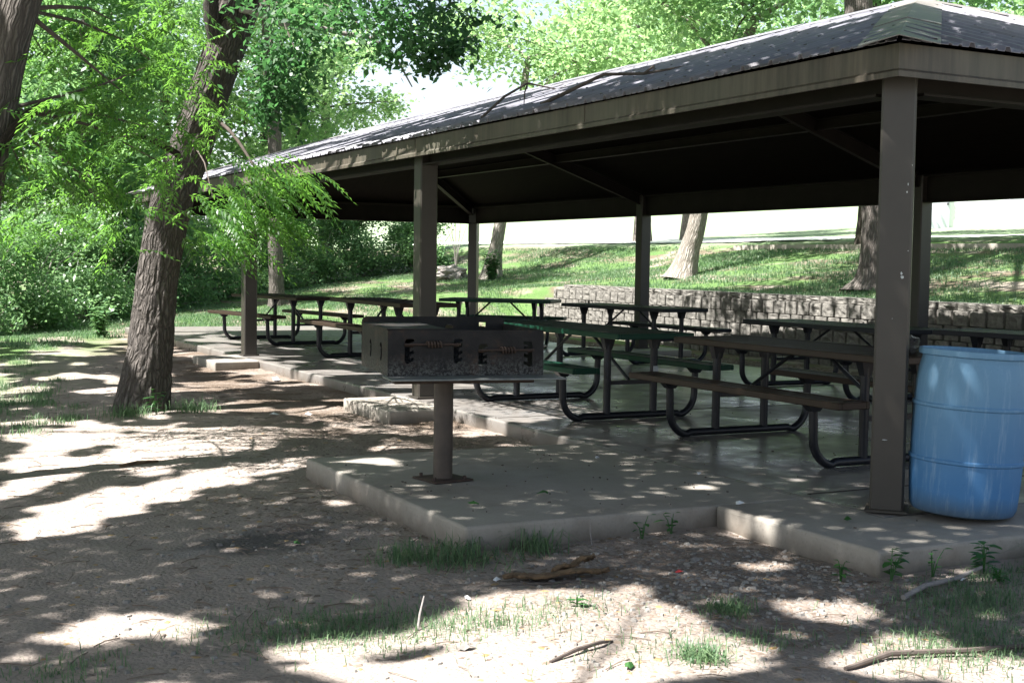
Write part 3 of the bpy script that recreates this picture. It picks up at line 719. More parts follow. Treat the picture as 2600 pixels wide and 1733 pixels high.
# ------------------------------------------------------------------ retaining wall
wl = tag(empty('retaining_wall', (0, 0, 0)), 'low tan concrete block retaining wall stepping down at its left end', 'wall')
def wall_course(y0, y1, z0, h, off, cap_=False, seed=0):
    V = []; F = []; bw = .305 if not cap_ else .36; y = y0 + off
    rr = random.Random(seed); AS = (-1, -.98, -.83, -.5, -.2, .1, .45, .83, .98, 1); BS = (-1, -.93, -.5, 0, .5, .93, 1); na, nb = 10, 7
    if off > 0: ys = [(y0, min(y0 + off, y1))]
    else: ys = []
    while y < y1 - .05:
        ys.append((y, min(y + bw, y1))); y += bw
    for (a, b_) in ys:
        cx = xw((a + b_) / 2) - (.0 if not cap_ else .02) + rr.uniform(-.004, .004) + z0 * .03
        wd = (b_ - a) / 2 - (.007 if not cap_ else .003); yc = (a + b_) / 2; base = len(V); ph = rr.uniform(0, 50)
        flat = rr.random() < .5
        for i in range(na):
            A_ = AS[i]
            for k in range(nb):
                B_ = BS[k]
                bul = (.085 * (1 - min(1, max(0, (abs(A_) - .82) / .17))) - .012 * (abs(B_) == 1)) if not cap_ else .035 * (1 - abs(A_) ** 14)
                nz = (vnoise(np.array([A_ * 2 + ph]), np.array([B_ * 2 + ph]), 5)[0] - .5) * .035 * (1 - abs(A_) ** 4) * (1 - abs(B_) ** 4)
                # corner cut: lower corners narrower so dark triangles open above the joints
                shr = 1
                V.append((cx - bul + nz, yc + A_ * wd * shr, z0 + h / 2 + B_ * (h / 2 - .004)))
        for i in range(na - 1):
            for k in range(nb - 1):
                q_ = base + i * nb + k; F.append((q_, q_ + 1, q_ + nb + 1, q_ + nb))
        # body behind the face
        b2 = len(V); X0, X1 = cx + .002, cx + .24
        for xx in (X0, X1):
            for zz_ in (z0 + .003, z0 + h - .003):
                for yy in (yc - wd, yc + wd): V.append((xx, yy, zz_))
        # indices: (x0,z0,y-)0 (x0,z0,y+)1 (x0,z1,y-)2 (x0,z1,y+)3, then +4
        F += [(b2 + 2, b2 + 3, b2 + 7, b2 + 6), (b2, b2 + 2, b2 + 6, b2 + 4), (b2 + 1, b2 + 5, b2 + 7, b2 + 3), (b2 + 4, b2 + 6, b2 + 7, b2 + 5), (b2, b2 + 4, b2 + 5, b2 + 1)]
        # top lip joining face top edge to body
        t = [base + i * nb + nb - 1 for i in range(na)]
        bl = len(V); V.append((cx + .01, yc - wd, z0 + h - .003)); V.append((cx + .01, yc + wd, z0 + h - .003))
        for i in range(na - 1): F.append((t[i], bl if i < na / 2 else bl + 1, bl if i < na / 2 else bl + 1, t[i + 1]))
    F = [f if f[1] != f[2] else (f[0], f[1], f[3], f[3]) for f in F]
    return V, F
rowsV = []; rowsF = []; n0 = 0
for i, (z0, ye) in enumerate(((-.2, 20.0), (0.0, 20.0), (.2, 20.0), (.4, 19.6), (.6, 19.15))):
    V, F = wall_course(-6.0, ye, z0, .2, .15 if i % 2 else 0, False, i + 2)
    tri = [tuple(dict.fromkeys(f)) for f in F]; rowsV += V; rowsF += [tuple(n0 + q_ for q_ in f) for f in tri]; n0 = len(rowsV)
mbw = MB(); mbw.v = rowsV; mbw.f = rowsF; mbw.build('block_courses', M['block'], wl)
V, F = wall_course(-6.0, 18.75, .8, .1, .1, True, 31)
mbw = MB(); mbw.v = V; mbw.f = [tuple(dict.fromkeys(f)) for f in F]; mbw.build('cap_course', M['block'], wl)
# ------------------------------------------------------------------ hill kerb, lot, building
def strip(name, pts, w, h, mat, lift=.0, kind='structure'):
    mb = MB(); V = []; 
    for (x, y) in pts:
        z = float(terrain(x, y)) + lift
        V += [(x - w / 2, y, z - .15), (x - w / 2, y, z + h), (x + w / 2, y, z + h), (x + w / 2, y, z - .15)]
    F = []
    for i in range(len(pts) - 1):
        for k in range(4): F.append((i * 4 + k, i * 4 + (k + 1) % 4, i * 4 + 4 + (k + 1) % 4, i * 4 + 4 + k))
    mb.add(V, F); o = mb.build(name, mat, None, False); tag(o, kind=kind); return o
kp = [(12.2 + .09 * (y - 4) if y < 20 else 13.64 + .03 * (y - 20), y) for y in np.arange(-4, 27.5, .5)]
strip('kerb', [p for p in kp if p[1] < 19.6], .15, .09, M['pad'])
xs_ = np.arange(14.6, 27, .8); ys_ = np.arange(17, 75, 1.0)
V = [(x + .08 * (y - 20), y, float(terrain(x + .08 * (y - 20), y)) + .03) for x in xs_ for y in ys_]
F = [(i * len(ys_) + k, (i + 1) * len(ys_) + k, (i + 1) * len(ys_) + k + 1, i * len(ys_) + k + 1) for i in range(len(xs_) - 1) for k in range(len(ys_) - 1)]
tag(mesh_np('parking_lot', V, F, M['lot']), kind='structure')
bd = tag(empty('white_building', (38.6, 33.6, 2.9), R_(-27)), 'white block building with pale lavender doors on the hill', 'building')
MB().box((0, 3, 2.0), (9, 6, 4.4)).build('wall', M['building'], bd)
MB().box((0, 3, 4.28), (9.6, 6.6, .16)).build('roof', M['kerb'], bd)
for dx in (-3.4, 0.4 - .35, 3.2):
    d_ = MB().box((dx, -.04, 1.16), (.95, .08, 2.1)).build('door', M['lavdoor'], bd)
    for z in (1.0, 1.2, 1.4): MB().box((dx + .40, -.10, z + .15), (.07, .04, .09)).build('lock', M['darkmetal'], d_)
for dx in (-1.9, 1.9): MB().tube([(dx - .12, -.05, 2.45), (dx - .12, -.05, 2.32), (dx, -.05, 2.28), (dx + .12, -.05, 2.32), (dx + .12, -.05, 2.45)], .02, 6).build('wall_hook', M['darkmetal'], bd)

# ------------------------------------------------------------------ trees
def catmull(P, n):
    P = np.array(P, float); Q = np.vstack([2 * P[0] - P[1], P, 2 * P[-1] - P[-2]]); out = []
    for i in range(1, len(Q) - 2):
        for t in np.linspace(0, 1, n, endpoint=False):
            a, b, c, d = Q[i - 1], Q[i], Q[i + 1], Q[i + 2]
            out.append(.5 * (2 * b + (c - a) * t + (2 * a - 5 * b + 4 * c - d) * t * t + (3 * b - a - 3 * c + d) * t ** 3))
    out.append(Q[-2]); return np.array(out)
def limb(name, pts, radii, mat, parent, ns=24, per=10, rough=.05, flare=0, seed=0):
    """tapering bark-covered tube with UVs in metres"""
    D = catmull([list(p) + [r] for p, r in zip(pts, radii)], per); P = D[:, :3]; Rr = np.maximum(D[:, 3], .004)
    T = np.gradient(P, axis=0); T /= np.linalg.norm(T, axis=1)[:, None]
    u = np.cross(T[0], [0, 0, 1.0]) if abs(T[0][2]) < .95 else np.cross(T[0], [1.0, 0, 0]); u /= np.linalg.norm(u)
    m = len(P); V = np.zeros((m, ns, 3)); Lc = np.concatenate([[0], np.cumsum(np.linalg.norm(np.diff(P, axis=0), axis=1))])
    ang = np.arange(ns) * 2 * PI / ns
    for i in range(m):
        u = u - T[i] * (u @ T[i]); u /= np.linalg.norm(u); w = np.cross(T[i], u)
        rr = Rr[i] * (1 + rough * 2 * (vnoise(np.cos(ang) * 1.6 + 9 + seed, np.sin(ang) * 1.6 + Lc[i] * 1.3 + 5, seed) - .5)
                      + rough * (vnoise(ang / (2 * PI) * ns * .45, np.full(ns, Lc[i] * 7.), seed + 3) - .5))
        if ns > 60:
            am = np.abs(ang - PI) / PI * 15 + .8 * vnoise(np.full(ns, Lc[i] * 2.), ang, seed + 8); rdg = np.abs(vnoise(am, np.full(ns, Lc[i] * 5.5) + 3 * vnoise(am * .5, ang * 0, 4), seed + 20) - .5) * 2
            rr = rr * (1 + .075 * (rdg ** .6 - .6))
        if flare:
            fl = np.exp(-Lc[i] / .22) * flare * (.6 + .8 * np.maximum(0, np.sin(ang * 3 + seed)) ** 2); rr = rr * (1 + fl)
        V[i] = P[i] + np.outer(np.cos(ang) * rr, u) + np.outer(np.sin(ang) * rr, w)
    idx = np.arange(m * ns).reshape(m, ns)
    a = idx[:-1]; b = np.roll(idx, -1, 1)[:-1]; c = np.roll(idx, -1, 1)[1:]; d = idx[1:]
    F = np.stack([a, b, c, d], -1).reshape(-1, 4)
    rm = float(np.mean(Rr)); nn = max(3, round(2 * PI * rm / .3)) * .3
    U0 = np.tile(np.arange(ns) / ns * nn, (m - 1, 1)); U1 = U0 + nn / ns
    L0 = np.repeat(Lc[:-1, None], ns, 1); L1 = np.repeat(Lc[1:, None], ns, 1)
    uv = np.stack([np.stack([U0, L0], -1), np.stack([U1, L0], -1), np.stack([U1, L1], -1), np.stack([U0, L1], -1)], 2).reshape(-1, 2)
    return mesh_np(name, V.reshape(-1, 3), F, mat, parent, True, uv)

def leaves_mesh(name, C, size, mat, parent, up=.5, elong=1.9, seed=1, hang=0.0):
    """one folded rhombus leaf per centre"""
    r = np.random.default_rng(seed); n = len(C)
    nrm = r.normal(size=(n, 3)); nrm[:, 2] = np.abs(nrm[:, 2]) + up; nrm /= np.linalg.norm(nrm, axis=1)[:, None]
    t = r.normal(size=(n, 3)); t[:, 2] -= hang; t -= nrm * (t * nrm).sum(1)[:, None]; t /= np.linalg.norm(t, axis=1)[:, None]
    s = np.cross(nrm, t); L = size * r.uniform(.6, 1.25, n)[:, None]; Wd = L / elong
    V = np.empty((n, 4, 3), np.float32)
    V[:, 0] = C - t * L * .5; V[:, 2] = C + t * L * .5
    V[:, 1] = C - t * L * .06 + s * Wd * .5 + nrm * Wd * .12; V[:, 3] = C - t * L * .06 - s * Wd * .5 + nrm * Wd * .12
    F = np.arange(n * 4).reshape(n, 4)
    return mesh_np(name, V.reshape(-1, 3), F, mat, parent)
def clump_points(clusters, n, seed, sub=.35, shell=.55):
    """clusters: (x,y,z,rx,ry,rz,w); leaves gather in sub-clumps so gaps and dark clumps appear"""
    r = np.random.default_rng(seed); w = np.array([c[6] for c in clusters], float); w /= w.sum(); out = []
    for c, wi in zip(clusters, w):
        k = max(6, int(n * wi)); ns = max(3, int(k / 45))
        d = r.normal(size=(ns, 3)); d /= np.linalg.norm(d, axis=1)[:, None]
        rad = (shell + (1 - shell) * r.random(ns)) ** 1.0 * np.where(r.random(ns) < .75, 1, r.random(ns))
        cen = np.array(c[:3]) + d * rad[:, None] * np.array(c[3:6])
        sc = sub * r.uniform(.5, 1.4, ns)
        pick = r.integers(0, ns, k)
        q_ = r.normal(size=(k, 3)) * sc[pick][:, None] * np.array([1, 1, .55])
        out.append(cen[pick] + q_)
    return np.concatenate(out)
def twigs(name, root_pts, tips, r0, mat, parent, seed=0):
    rr = random.Random(seed); mb = MB()
    for t in tips:
        a = Vector(min(root_pts, key=lambda p: (Vector(p) - Vector(t)).length + rr.random())); b = Vector(t); m_ = (a + b) / 2 + Vector((rr.uniform(-.2, .2), rr.uniform(-.2, .2), rr.uniform(-.1, .35))) * (b - a).length * .4
        pts = [a.lerp(m_, .0), a.lerp(m_, .6), m_.lerp(b, .15), m_.lerp(b, .6), b]; k = r0 * rr.uniform(.6, 1.2)
        mb.tube(pts, [k, k * .75, k * .55, k * .35, k * .12], 5, False)
    return mb.build(name, mat, parent, True)

FWD = None
SUN = Vector((.53 * .99, -.53 * .14, -.848)).normalized()
# sunlit openings on the ground (plan polygons); the canopy above leaves them free
OPEN = [
 [(-4.19, 3.12), (-2.85, 3.67), (-1.77, 4.33), (-2.23, 3.33), (-3.05, 2.86), (-3.52, 2.46), (-4.31, 2.01)],
 [(-3.85, 6.32), (-2.89, 6.66), (-1.72, 5.51), (-.13, 5.79), (.36, 5.3), (-.86, 4.96), (-1.64, 4.71), (-2.73, 4.15), (-4.14, 3.57)],
 [(-1.1, 6.9), (-1.1, 4.8), (.04, 4.3), (1.3, 4.4), (1.3, 7.8), (.5, 7.8), (-.2, 7.4)],
 [(-4.34, .38), (-3.79, .27), (-3.75, -.1), (-4.3, -.05)],
 [(-3.06, -.45), (-2.3, -.3), (-1.86, -.6), (-1.7, -1.23), (-2.22, -1.6), (-3.28, -.98)],
 [(-3.6, -.51), (-3.06, -.46), (-3.24, -.95), (-3.7, -.75)],
 [(-2.3, -.02), (-2.11, -.42), (-2.32, -.6), (-2.67, -.38)],
 [(-.5, 9.6), (-.1, 9.2), (.4, 12.), (.1, 12.4), (-.6, 11.5)],
 [(-2.0, 7.0), (-1.1, 6.9), (-1.1, 7.6), (-2.0, 7.7)],
 [(.95, 5.8), (1.65, 5.8), (1.65, 9.3), (.95, 9.3)],
 [(-6, 10), (-3.5, 9.2), (-3.2, 12), (-3, 16), (-6.5, 17)],
]
def in_open(x, y):
    res = np.zeros(len(x), bool)
    x0_, y0_ = x, y; x = x + .22 * (vnoise(x0_ * 2.2, y0_ * 2.2, 77) - .5) * 2 + .14 * (vnoise(x0_ * 6, y0_ * 6, 79) - .5) * 2; y = y + .22 * (vnoise(x0_ * 2.2 + 9, y0_ * 2.2, 78) - .5) * 2 + .14 * (vnoise(x0_ * 6 + 5, y0_ * 6, 80) - .5) * 2
    for P in OPEN:
        c = np.zeros(len(x), bool); n = len(P)
        for i in range(n):
            x1, y1 = P[i]; x2, y2 = P[(i + 1) % n]
            if y1 == y2: continue
            c ^= ((y1 > y) != (y2 > y)) & (x < (x2 - x1) * (y - y1) / (y2 - y1) + x1)
        res |= c
    return res & (vnoise(x0_ * 3.2 + 40, y0_ * 3.2, 90) < .88)
def shadow_xy(P, z=-.18):
    t = (P[:, 2] - z) / -SUN.z
    return P[:, 0] + SUN.x * t, P[:, 1] + SUN.y * t

def fronds(name, base, dirs, mat, parent, L=.34, nl=7, ll=.075, lw=.026, droop=.5, seed=5):
    """pinnate leaves: leaflets in pairs along an arching stalk"""
    r = np.random.default_rng(seed); n = len(base)
    d = dirs / np.linalg.norm(dirs, axis=1)[:, None]
    sc = r.uniform(.65, 1.2, n)[:, None]
    side = np.cross(d, [0, 0, 1.0]); side /= np.linalg.norm(side, axis=1)[:, None] + 1e-9
    roll = r.normal(0, .5, n)[:, None]; upv = np.cross(side, d)
    s2 = side * np.cos(roll) + upv * np.sin(roll); side = s2; nrm = np.cross(side, d)
    V = []
    for k in range(nl):
        t = (k + .6) / nl
        c = base + d * L * sc * t + np.array([0, 0, -1.0]) * (droop * L * t * t) * sc
        for sg_ in ((-1, 1) if k < nl - 1 else (0,)):
            ang = .95 + r.normal(0, .15, n)[:, None]
            lt = (d * np.cos(ang) + side * sg_ * np.sin(ang)) if sg_ else d.copy()
            lt = lt + np.array([0, 0, -.25]) + r.normal(0, .08, (n, 3)); lt /= np.linalg.norm(lt, axis=1)[:, None]
            ls = np.cross(lt, nrm); ls /= np.linalg.norm(ls, axis=1)[:, None] + 1e-9
            q_ = sc * (1 - .35 * abs(t - .5)) * r.uniform(.8, 1.15, n)[:, None]
            A_ = c; B_ = c + lt * ll * .45 * q_ + ls * lw * .5 * q_; C_ = c + lt * ll * q_ - np.array([0, 0, .012]); D_ = c + lt * ll * .45 * q_ - ls * lw * .5 * q_
            V.append(np.stack([A_, B_, C_, D_], 1))
    Q = np.concatenate(V)
    # stalks as thin quads
    e = base + d * L * sc + np.array([0, 0, -1.0]) * droop * L * sc; mid = base + d * L * sc * .5 + np.array([0, 0, -1.0]) * droop * L * sc * .25
    w_ = side * .0022
    Q = np.concatenate([Q, np.stack([base - w_, base + w_, mid + w_, mid - w_], 1), np.stack([mid - w_, mid + w_, e + w_, e - w_], 1)])
    return mesh_np(name, Q.reshape(-1, 3), np.arange(len(Q) * 4).reshape(-1, 4), mat, parent)

CAM = np.array([-5.0778, -5.3567, 1.3093])
YAW, PIT, ROL, FPX = .47730, -.05870, .01494, 3341.7
fwd = np.array([math.sin(YAW) * math.cos(PIT), math.cos(YAW) * math.cos(PIT), math.sin(PIT)])
rgt = np.array([math.cos(YAW), -math.sin(YAW), 0.]); upw = np.cross(rgt, fwd)
RGT = rgt * math.cos(ROL) + upw * math.sin(ROL); UPW = -rgt * math.sin(ROL) + upw * math.cos(ROL)

# --- main leaning tree
main = tag(empty('leaning_tree', (-2.47, 7.41, -.16)), 'large leaning tree with furrowed bark in front of the pavilion', 'tree', 'shade trees in front of the pavilion')
mt = [(-2.47, 7.41, -.35), (-2.45, 7.41, -.1), (-2.38, 7.40, .45), (-2.31, 7.40, 1.08), (-2.19, 7.39, 1.79), (-2.0, 7.33, 2.41), (-1.81, 7.27, 3.0), (-1.66, 7.23, 3.46), (-1.57, 7.2, 3.79), (-1.48, 7.18, 4.17), (-1.22, 7.11, 5.05), (-.9, 7.1, 6.5), (-.8, 7.3, 8.2)]
o0 = np.array([-2.47, 7.41, -.16])
def rel(P, o): return [tuple(np.array(p) - o) for p in P]
limb('trunk', rel(mt, o0), [.265, .245, .213, .194, .192, .196, .19, .187, .186, .184, .165, .13, .07], M['bark_main'], main, 144, 40, .07, .30, 3)
limb('limb', rel([(-1.74, 7.22, 3.2), (-1.86, 7.12, 3.55), (-1.9, 7.05, 3.9), (-2.05, 6.9, 4.6), (-2.6, 6.5, 5.8), (-3.6, 6.0, 6.8)], o0), [.07, .075, .07, .07, .06, .03], M['bark_main'], main, 28, 12, .06, 0, 6)
limb('dead_limb', rel([(-1.62, 7.0, 3.66), (-1.5, 6.88, 3.62), (-1.33, 6.72, 3.52), (-1.1, 6.6, 3.49), (-.93, 6.51, 3.47), (-.77, 6.43, 3.43), (-.62, 6.35, 3.41), (-.49, 6.28, 3.34), (-.37, 6.21, 3.22), (-.22, 6.15, 2.95)], o0), [.03, .028, .025, .024, .022, .021, .02, .018, .014, .006], M['pale_wood'], main, 10, 6, .12, 0, 2)
limb('limb', rel([(-2.04, 7.3, 2.25), (-2.3, 7.1, 2.35), (-2.6, 6.9, 2.42), (-2.95, 6.7, 2.3)], o0), [.035, .03, .022, .01], M['bark_dark'], main, 10, 8, .1, 0, 9)
limb('limb', rel([(-1.9, 7.28, 2.75), (-1.7, 7.0, 2.5), (-1.55, 6.8, 2.2), (-1.45, 6.7, 2.0)], o0), [.022, .018, .012, .006], M['twig'], main, 8, 8, .1, 0, 12)
# --- second tree at the left edge
left = tag(empty('edge_tree', (-4.45, 4.37, -.25)), 'brown barked tree cut off by the left edge of the photo', 'tree', 'shade trees in front of the pavilion')
o1 = np.array([-4.45, 4.37, -.25])
lt_ = [(-4.5, 4.38, -.4), (-4.42, 4.37, .1), (-4.30, 4.35, .8), (-4.21, 4.34, 1.3), (-4.13, 4.33, 1.87), (-4.05, 4.32, 2.32), (-3.98, 4.32, 2.7), (-3.9, 4.3, 3.06), (-3.74, 4.24, 3.6), (-3.7, 4.2, 5), (-4.1, 4.1, 6.6), (-4.2, 4.0, 8)]
limb('trunk', rel(lt_, o1), [.18, .155, .14, .132, .122, .119, .125, .137, .125, .11, .09, .05], M['bark_grey'], left, 64, 16, .07, .12, 5)
limb('limb', rel([(-4.22, 4.26, 1.78), (-4.11, 4.22, 1.95), (-4.0, 4.18, 2.13), (-3.89, 4.13, 2.26), (-3.8, 4.09, 2.34)], o1), [.04, .036, .032, .03, .016], M['bark_dark'], left, 18, 8, .12, 0, 4)
off = tag(empty('shade_tree', (-8.6, -3.2, -.4)), 'broad unseen shade tree, added behind the camera to shade the foreground', 'tree', 'shade trees in front of the pavilion')  # unseen tree added to throw shade on the foreground
limb('trunk', [(0, 0, -.2), (.1, 0, 1.5), (.1, .2, 3.5), (.4, .4, 5.5), (.6, .6, 8)], [.3, .24, .2, .15, .06], M['bark_main'], off, 20, 6, .06, .2, 5)
# upper canopy, out of view, shaped to cast the dappled shade: leaves between 5.6 and 9 m, split between the three trunks
n = 560000
r = np.random.default_rng(21)
cand = np.stack([r.uniform(-13, 3.5, n), r.uniform(-7, 19, n), r.uniform(5.6, 9.2, n)], 1)
sx, sy = shadow_xy(cand)
keep = ~in_open(sx, sy)
dens = vnoise(sx * 1.0, sy * 1.0, 40) * .42 + vnoise(sx * 2.9, sy * 2.9, 41) * .58
keep &= dens > np.where((sy > 9), .50, np.where((sy < 1.9) & (sx > -1.1), .13, np.where(sy < .3 - .41 * (sx + 4.3), .42, np.where(sy < 3.4, .21, np.where(sx > 1.6, .38, .29)))))
keep &= (sx > -9) & (sx < 4.6) & (cand[:, 0] < 1.0)
dep = (cand[:, 0] + 5.08) * .459 + (cand[:, 1] + 5.36) * .888
keep &= (cand[:, 2] > 1.5 + .235 * dep) | (np.abs((cand[:, 0] + 5.08) * .888 - (cand[:, 1] + 5.36) * .459) > .45 * dep + .6)
cand = cand[keep]
tr_x = np.array([[-1.5, 7.1], [-4.1, 4.2], [-8.2, -2.8]])
own = np.argmin(((cand[:, None, :2] - tr_x[None]) ** 2).sum(2) * np.array([1, 1.2, .8]), 1)
for k, (t, o_) in enumerate(((main, o0), (left, o1), (off, np.array([-8.6, -3.2, -.4])))):
    leaves_mesh('crown', cand[own == k] - o_, .125, M['leaf_canopy'], t, up=1.3, elong=1.7, seed=30 + k)
    tips = [tuple(p - o_) for p in cand[own == k][r.integers(0, (own == k).sum(), 14)]]
    rp = {0: [(0.9, -.2, 5.4), (1.3, -.3, 6.8), (1.6, -.2, 7.8)], 1: [(.75, -.2, 4.6), (.35, -.3, 6.5)], 2: [(.1, .2, 3.5), (.4, .4, 5.5)]}[k]
    twigs('branches', rp, tips, .035, M['bark_dark'], t, k)

def pix(u, v, d):
    """a point d metres in front of the camera through image pixel u, v, in world metres"""
    return CAM + d * (fwd + RGT * (u - 1300) / FPX + UPW * (866.5 - v) / FPX)
# low sprays of compound leaves on the left of both trees (clump centres given as image pixels with an assumed depth)
SPR = [  # u, v, depth, radius u, radius v (m), count, heading
 (330, 250, 9.5, .55, .28, 75), (180, 330, 9.0, .45, .30, 60), (420, 150, 10.5, .5, .25, 42), (300, 60, 10, .6, .25, 55), (120, 150, 10.5, .35, .3, 40),
 (400, 330, 10.2, .40, .2, 45), (240, 460, 9.4, .45, .25, 55), (100, 560, 10.5, .4, .3, 35), (520, 270, 11.5, .25, .2, 16), (440, 430, 10.5, .25, .2, 24),
 (290, 560, 10.2, .35, .2, 26), (60, 440, 9.0, .3, .25, 30), (440, 20, 10.8, .35, .2, 25)]
B_ = []; D_ = []
for (u, v, d, ru, rv, c) in SPR:
    ce = pix(u, v, d); k = c; q_ = r.normal(size=(k, 3)) * np.array([ru * .55, ru * .55, rv * .42]); B_.append(ce + q_)
    dd = np.tile(-rgt * .2 + np.array([0, 0, -.12]), (k, 1)) + r.normal(size=(k, 3)) * np.array([.8, .8, .16]); D_.append(dd)
fronds('leaf_sprays', np.concatenate(B_) - o1, np.concatenate(D_), M['leaf_near'], left, .32, 8, .066, .022, .4, 8)
tips = [tuple(pix(u, v, d) - o1) for (u, v, d, *_a) in SPR]
twigs('branches', [tuple(np.array(p) - o1) for p in [(-4.05, 4.32, 2.3), (-3.9, 4.3, 3.0), (-3.74, 4.24, 3.6)]], tips, .02, M['twig'], left, 4)
SPR2 = [(700, 440, 11.2, .34, .12, 30), (650, 480, 11.4, .34, .16, 44), (600, 530, 11.5, .30, .16, 44), (765, 445, 11.0, .14, .08, 8), (560, 600, 11.7, .28, .15, 45), (690, 560, 11.4, .28, .12, 26), (540, 500, 11.8, .22, .2, 30), (640, 410, 11.6, .3, .12, 26)]
B_ = []; D_ = []
for (u, v, d, ru, rv, c) in SPR2:
    ce = pix(u, v, d); q_ = r.normal(size=(c, 3)) * np.array([ru * .55, ru * .4, rv * .45]); B_.append(ce + q_)
    D_.append(np.tile(rgt * .9 + np.array([0, 0, -.25]), (c, 1)) + r.normal(size=(c, 3)) * np.array([.5, .5, .16]))
fronds('leaf_sprays', np.concatenate(B_) - o0, np.concatenate(D_), M['leaf_near'], main, .32, 8, .066, .022, .55, 9)
twigs('branches', [tuple(np.array(p) - o0) for p in [(-2.0, 7.33, 2.4), (-1.45, 6.7, 2.0)]], [tuple(pix(u, v, d) - o0) for (u, v, d, *_a) in SPR2], .014, M['twig'], main, 5)
# dark overhanging mass, top centre
SPR3 = [(720, 30, 11.5, .55, .3, 380), (850, 25, 11.3, .7, .28, 560), (960, 30, 11, .7, .3, 640), (1060, 60, 10.8, .5, .3, 560), (1110, 110, 10.6, .3, .28, 210), (1150, 130, 10.6, .16, .12, 200), (1090, 160, 10.7, .14, .12, 160), (1000, 130, 11, .35, .2, 240), (1200, 50, 10.5, .12, .05, 24),
 (760, 150, 12.0, .3, .35, 500), (690, 200, 12.2, .25, .4, 520), (740, 260, 12.4, .2, .25, 260), (670, 290, 12.3, .18, .2, 180)]
P_ = []
for (u, v, d, ru, rv, c) in SPR3: P_.append(pix(u, v, d) + r.normal(size=(c, 3)) * np.array([ru * .5, ru * .5, rv * .45]))
P_.append(np.array([pix(1195 + 14 * k + r.normal(0, 3), 40 + 4.2 * k + r.normal(0, 5), 10.5) for k in range(9)]))
P_ = np.concatenate(P_)
leaves_mesh('overhanging_leaves', P_ - o0, .085, M['leaf_over'], main, up=.3, elong=2.1, seed=41, hang=.8)
twigs('branches', [tuple(np.array(p) - o0) for p in [(-1.48, 7.18, 4.2), (-1.22, 7.11, 5.0)]], [tuple(pix(u, v, d) - o0) for (u, v, d, *_a) in SPR3], .022, M['twig'], main, 6)

# --- trees on the lawn
def lawn_tree(name, base, pts, radii, clusters, nleaf, lsz, lm, bm, label, seed, sub=.4, group='trees behind the pavilion', flare=.35):
    t = tag(empty(name, base), label, 'tree', group); o_ = np.array(base)
    limb('trunk', rel(pts, o_), radii, bm, t, 40, 10, .06, flare, seed)
    tops = [tuple(np.array(p) - o_) for p in pts[-3:]]
    twigs('limbs', tops, [tuple(np.array(c[:3]) - o_) for c in clusters], radii[-1] * .8, bm, t, seed)
    P = clump_points(clusters, nleaf, seed, sub)
    rs = random.Random(seed); tip = [tuple(P[rs.randrange(len(P))] - o_) for _ in range(24)]
    twigs('branches', [tuple(np.array(c[:3]) - o_) for c in clusters], tip, .03, bm, t, seed + 1)
    leaves_mesh('crown', P - o_, lsz, lm, t, up=.5, elong=1.7, seed=seed)
    return t
z_ = hzf(9.7, 10.65)
lawn_tree('lawn_tree', (9.7, 10.65, z_), [(9.69, 10.65, z_ - .1), (9.72, 10.66, 1.2), (9.75, 10.69, 1.84), (9.75, 10.73, 2.46), (9.64, 10.92, 4.34), (9.54, 11.04, 5.47), (9.4, 11.2, 7.5)], [.38, .29, .25, .24, .23, .22, .15],
    [(4.6, 12.5, 8.4, 1.6, 2.6, .9, .9), (4.5, 8, 8.4, 1.6, 2.6, .9, .9), (4.3, 3.6, 8.2, 1.6, 2.4, .9, .8), (7.5, 12, 8.5, 2.6, 2.6, 1.6, 1), (11, 9, 8.2, 2.6, 2.8, 1.6, 1), (9.5, 13.5, 9.5, 2.5, 2.5, 1.6, 1), (12.5, 13, 7.0, 2, 2, 1.3, .7), (10, 7, 9, 2.5, 2.5, 1.5, .8)], 26000, .17, M['leaf_forest'], M['bark_grey'], 'thick grey barked tree on the lawn behind the corner post', 61)  # clusters over the pavilion are unseen, added to shade the wall
z_ = hzf(10.5, 17.05)
lawn_tree('lawn_tree', (10.5, 17.05, z_), [(10.42, 17.05, z_ - .1), (10.56, 17.03, 1.61), (10.67, 16.99, 2.01), (10.79, 16.97, 2.58), (10.94, 16.94, 3.31), (11.4, 16.83, 5.17), (11.9, 16.8, 6.4)], [.30, .21, .185, .17, .155, .13, .10],
    [(11, 19, 7.0, 2.4, 2.2, 1.2, 1), (13, 15, 7.8, 2.4, 2.0, 1.2, 1), (9.5, 16.8, 8.3, 1.8, 1.8, 1.0, .7), (13.5, 19.5, 6.6, 2.0, 2, 1.1, .7)], 10500, .17, M['leaf_bright'], M['bark_pale'], 'sunlit tree with flared base leaning right on the lawn beyond the block wall', 62)
z_ = hzf(10.53, 26.0)
lawn_tree('lawn_tree', (10.53, 26.0, z_), [(10.47, 26.0, z_ - .1), (10.61, 26.02, 1.62), (10.72, 26.01, 2.25), (10.84, 26.0, 3.09), (10.95, 26.01, 4.13), (11.3, 26, 5.5), (11.6, 26.2, 6.8)], [.30, .19, .165, .16, .15, .12, .08],
    [(12.5, 25, 6.6, 2.2, 2.2, 1.0, 1), (11, 27.5, 7.6, 1.7, 1.8, 1.0, .7), (14.5, 25.5, 7.2, 1.8, 1.8, 1.2, .8)], 8500, .18, M['leaf_bright'], M['bark_pale'], 'slim grey tree leaning right behind the far back post', 63)
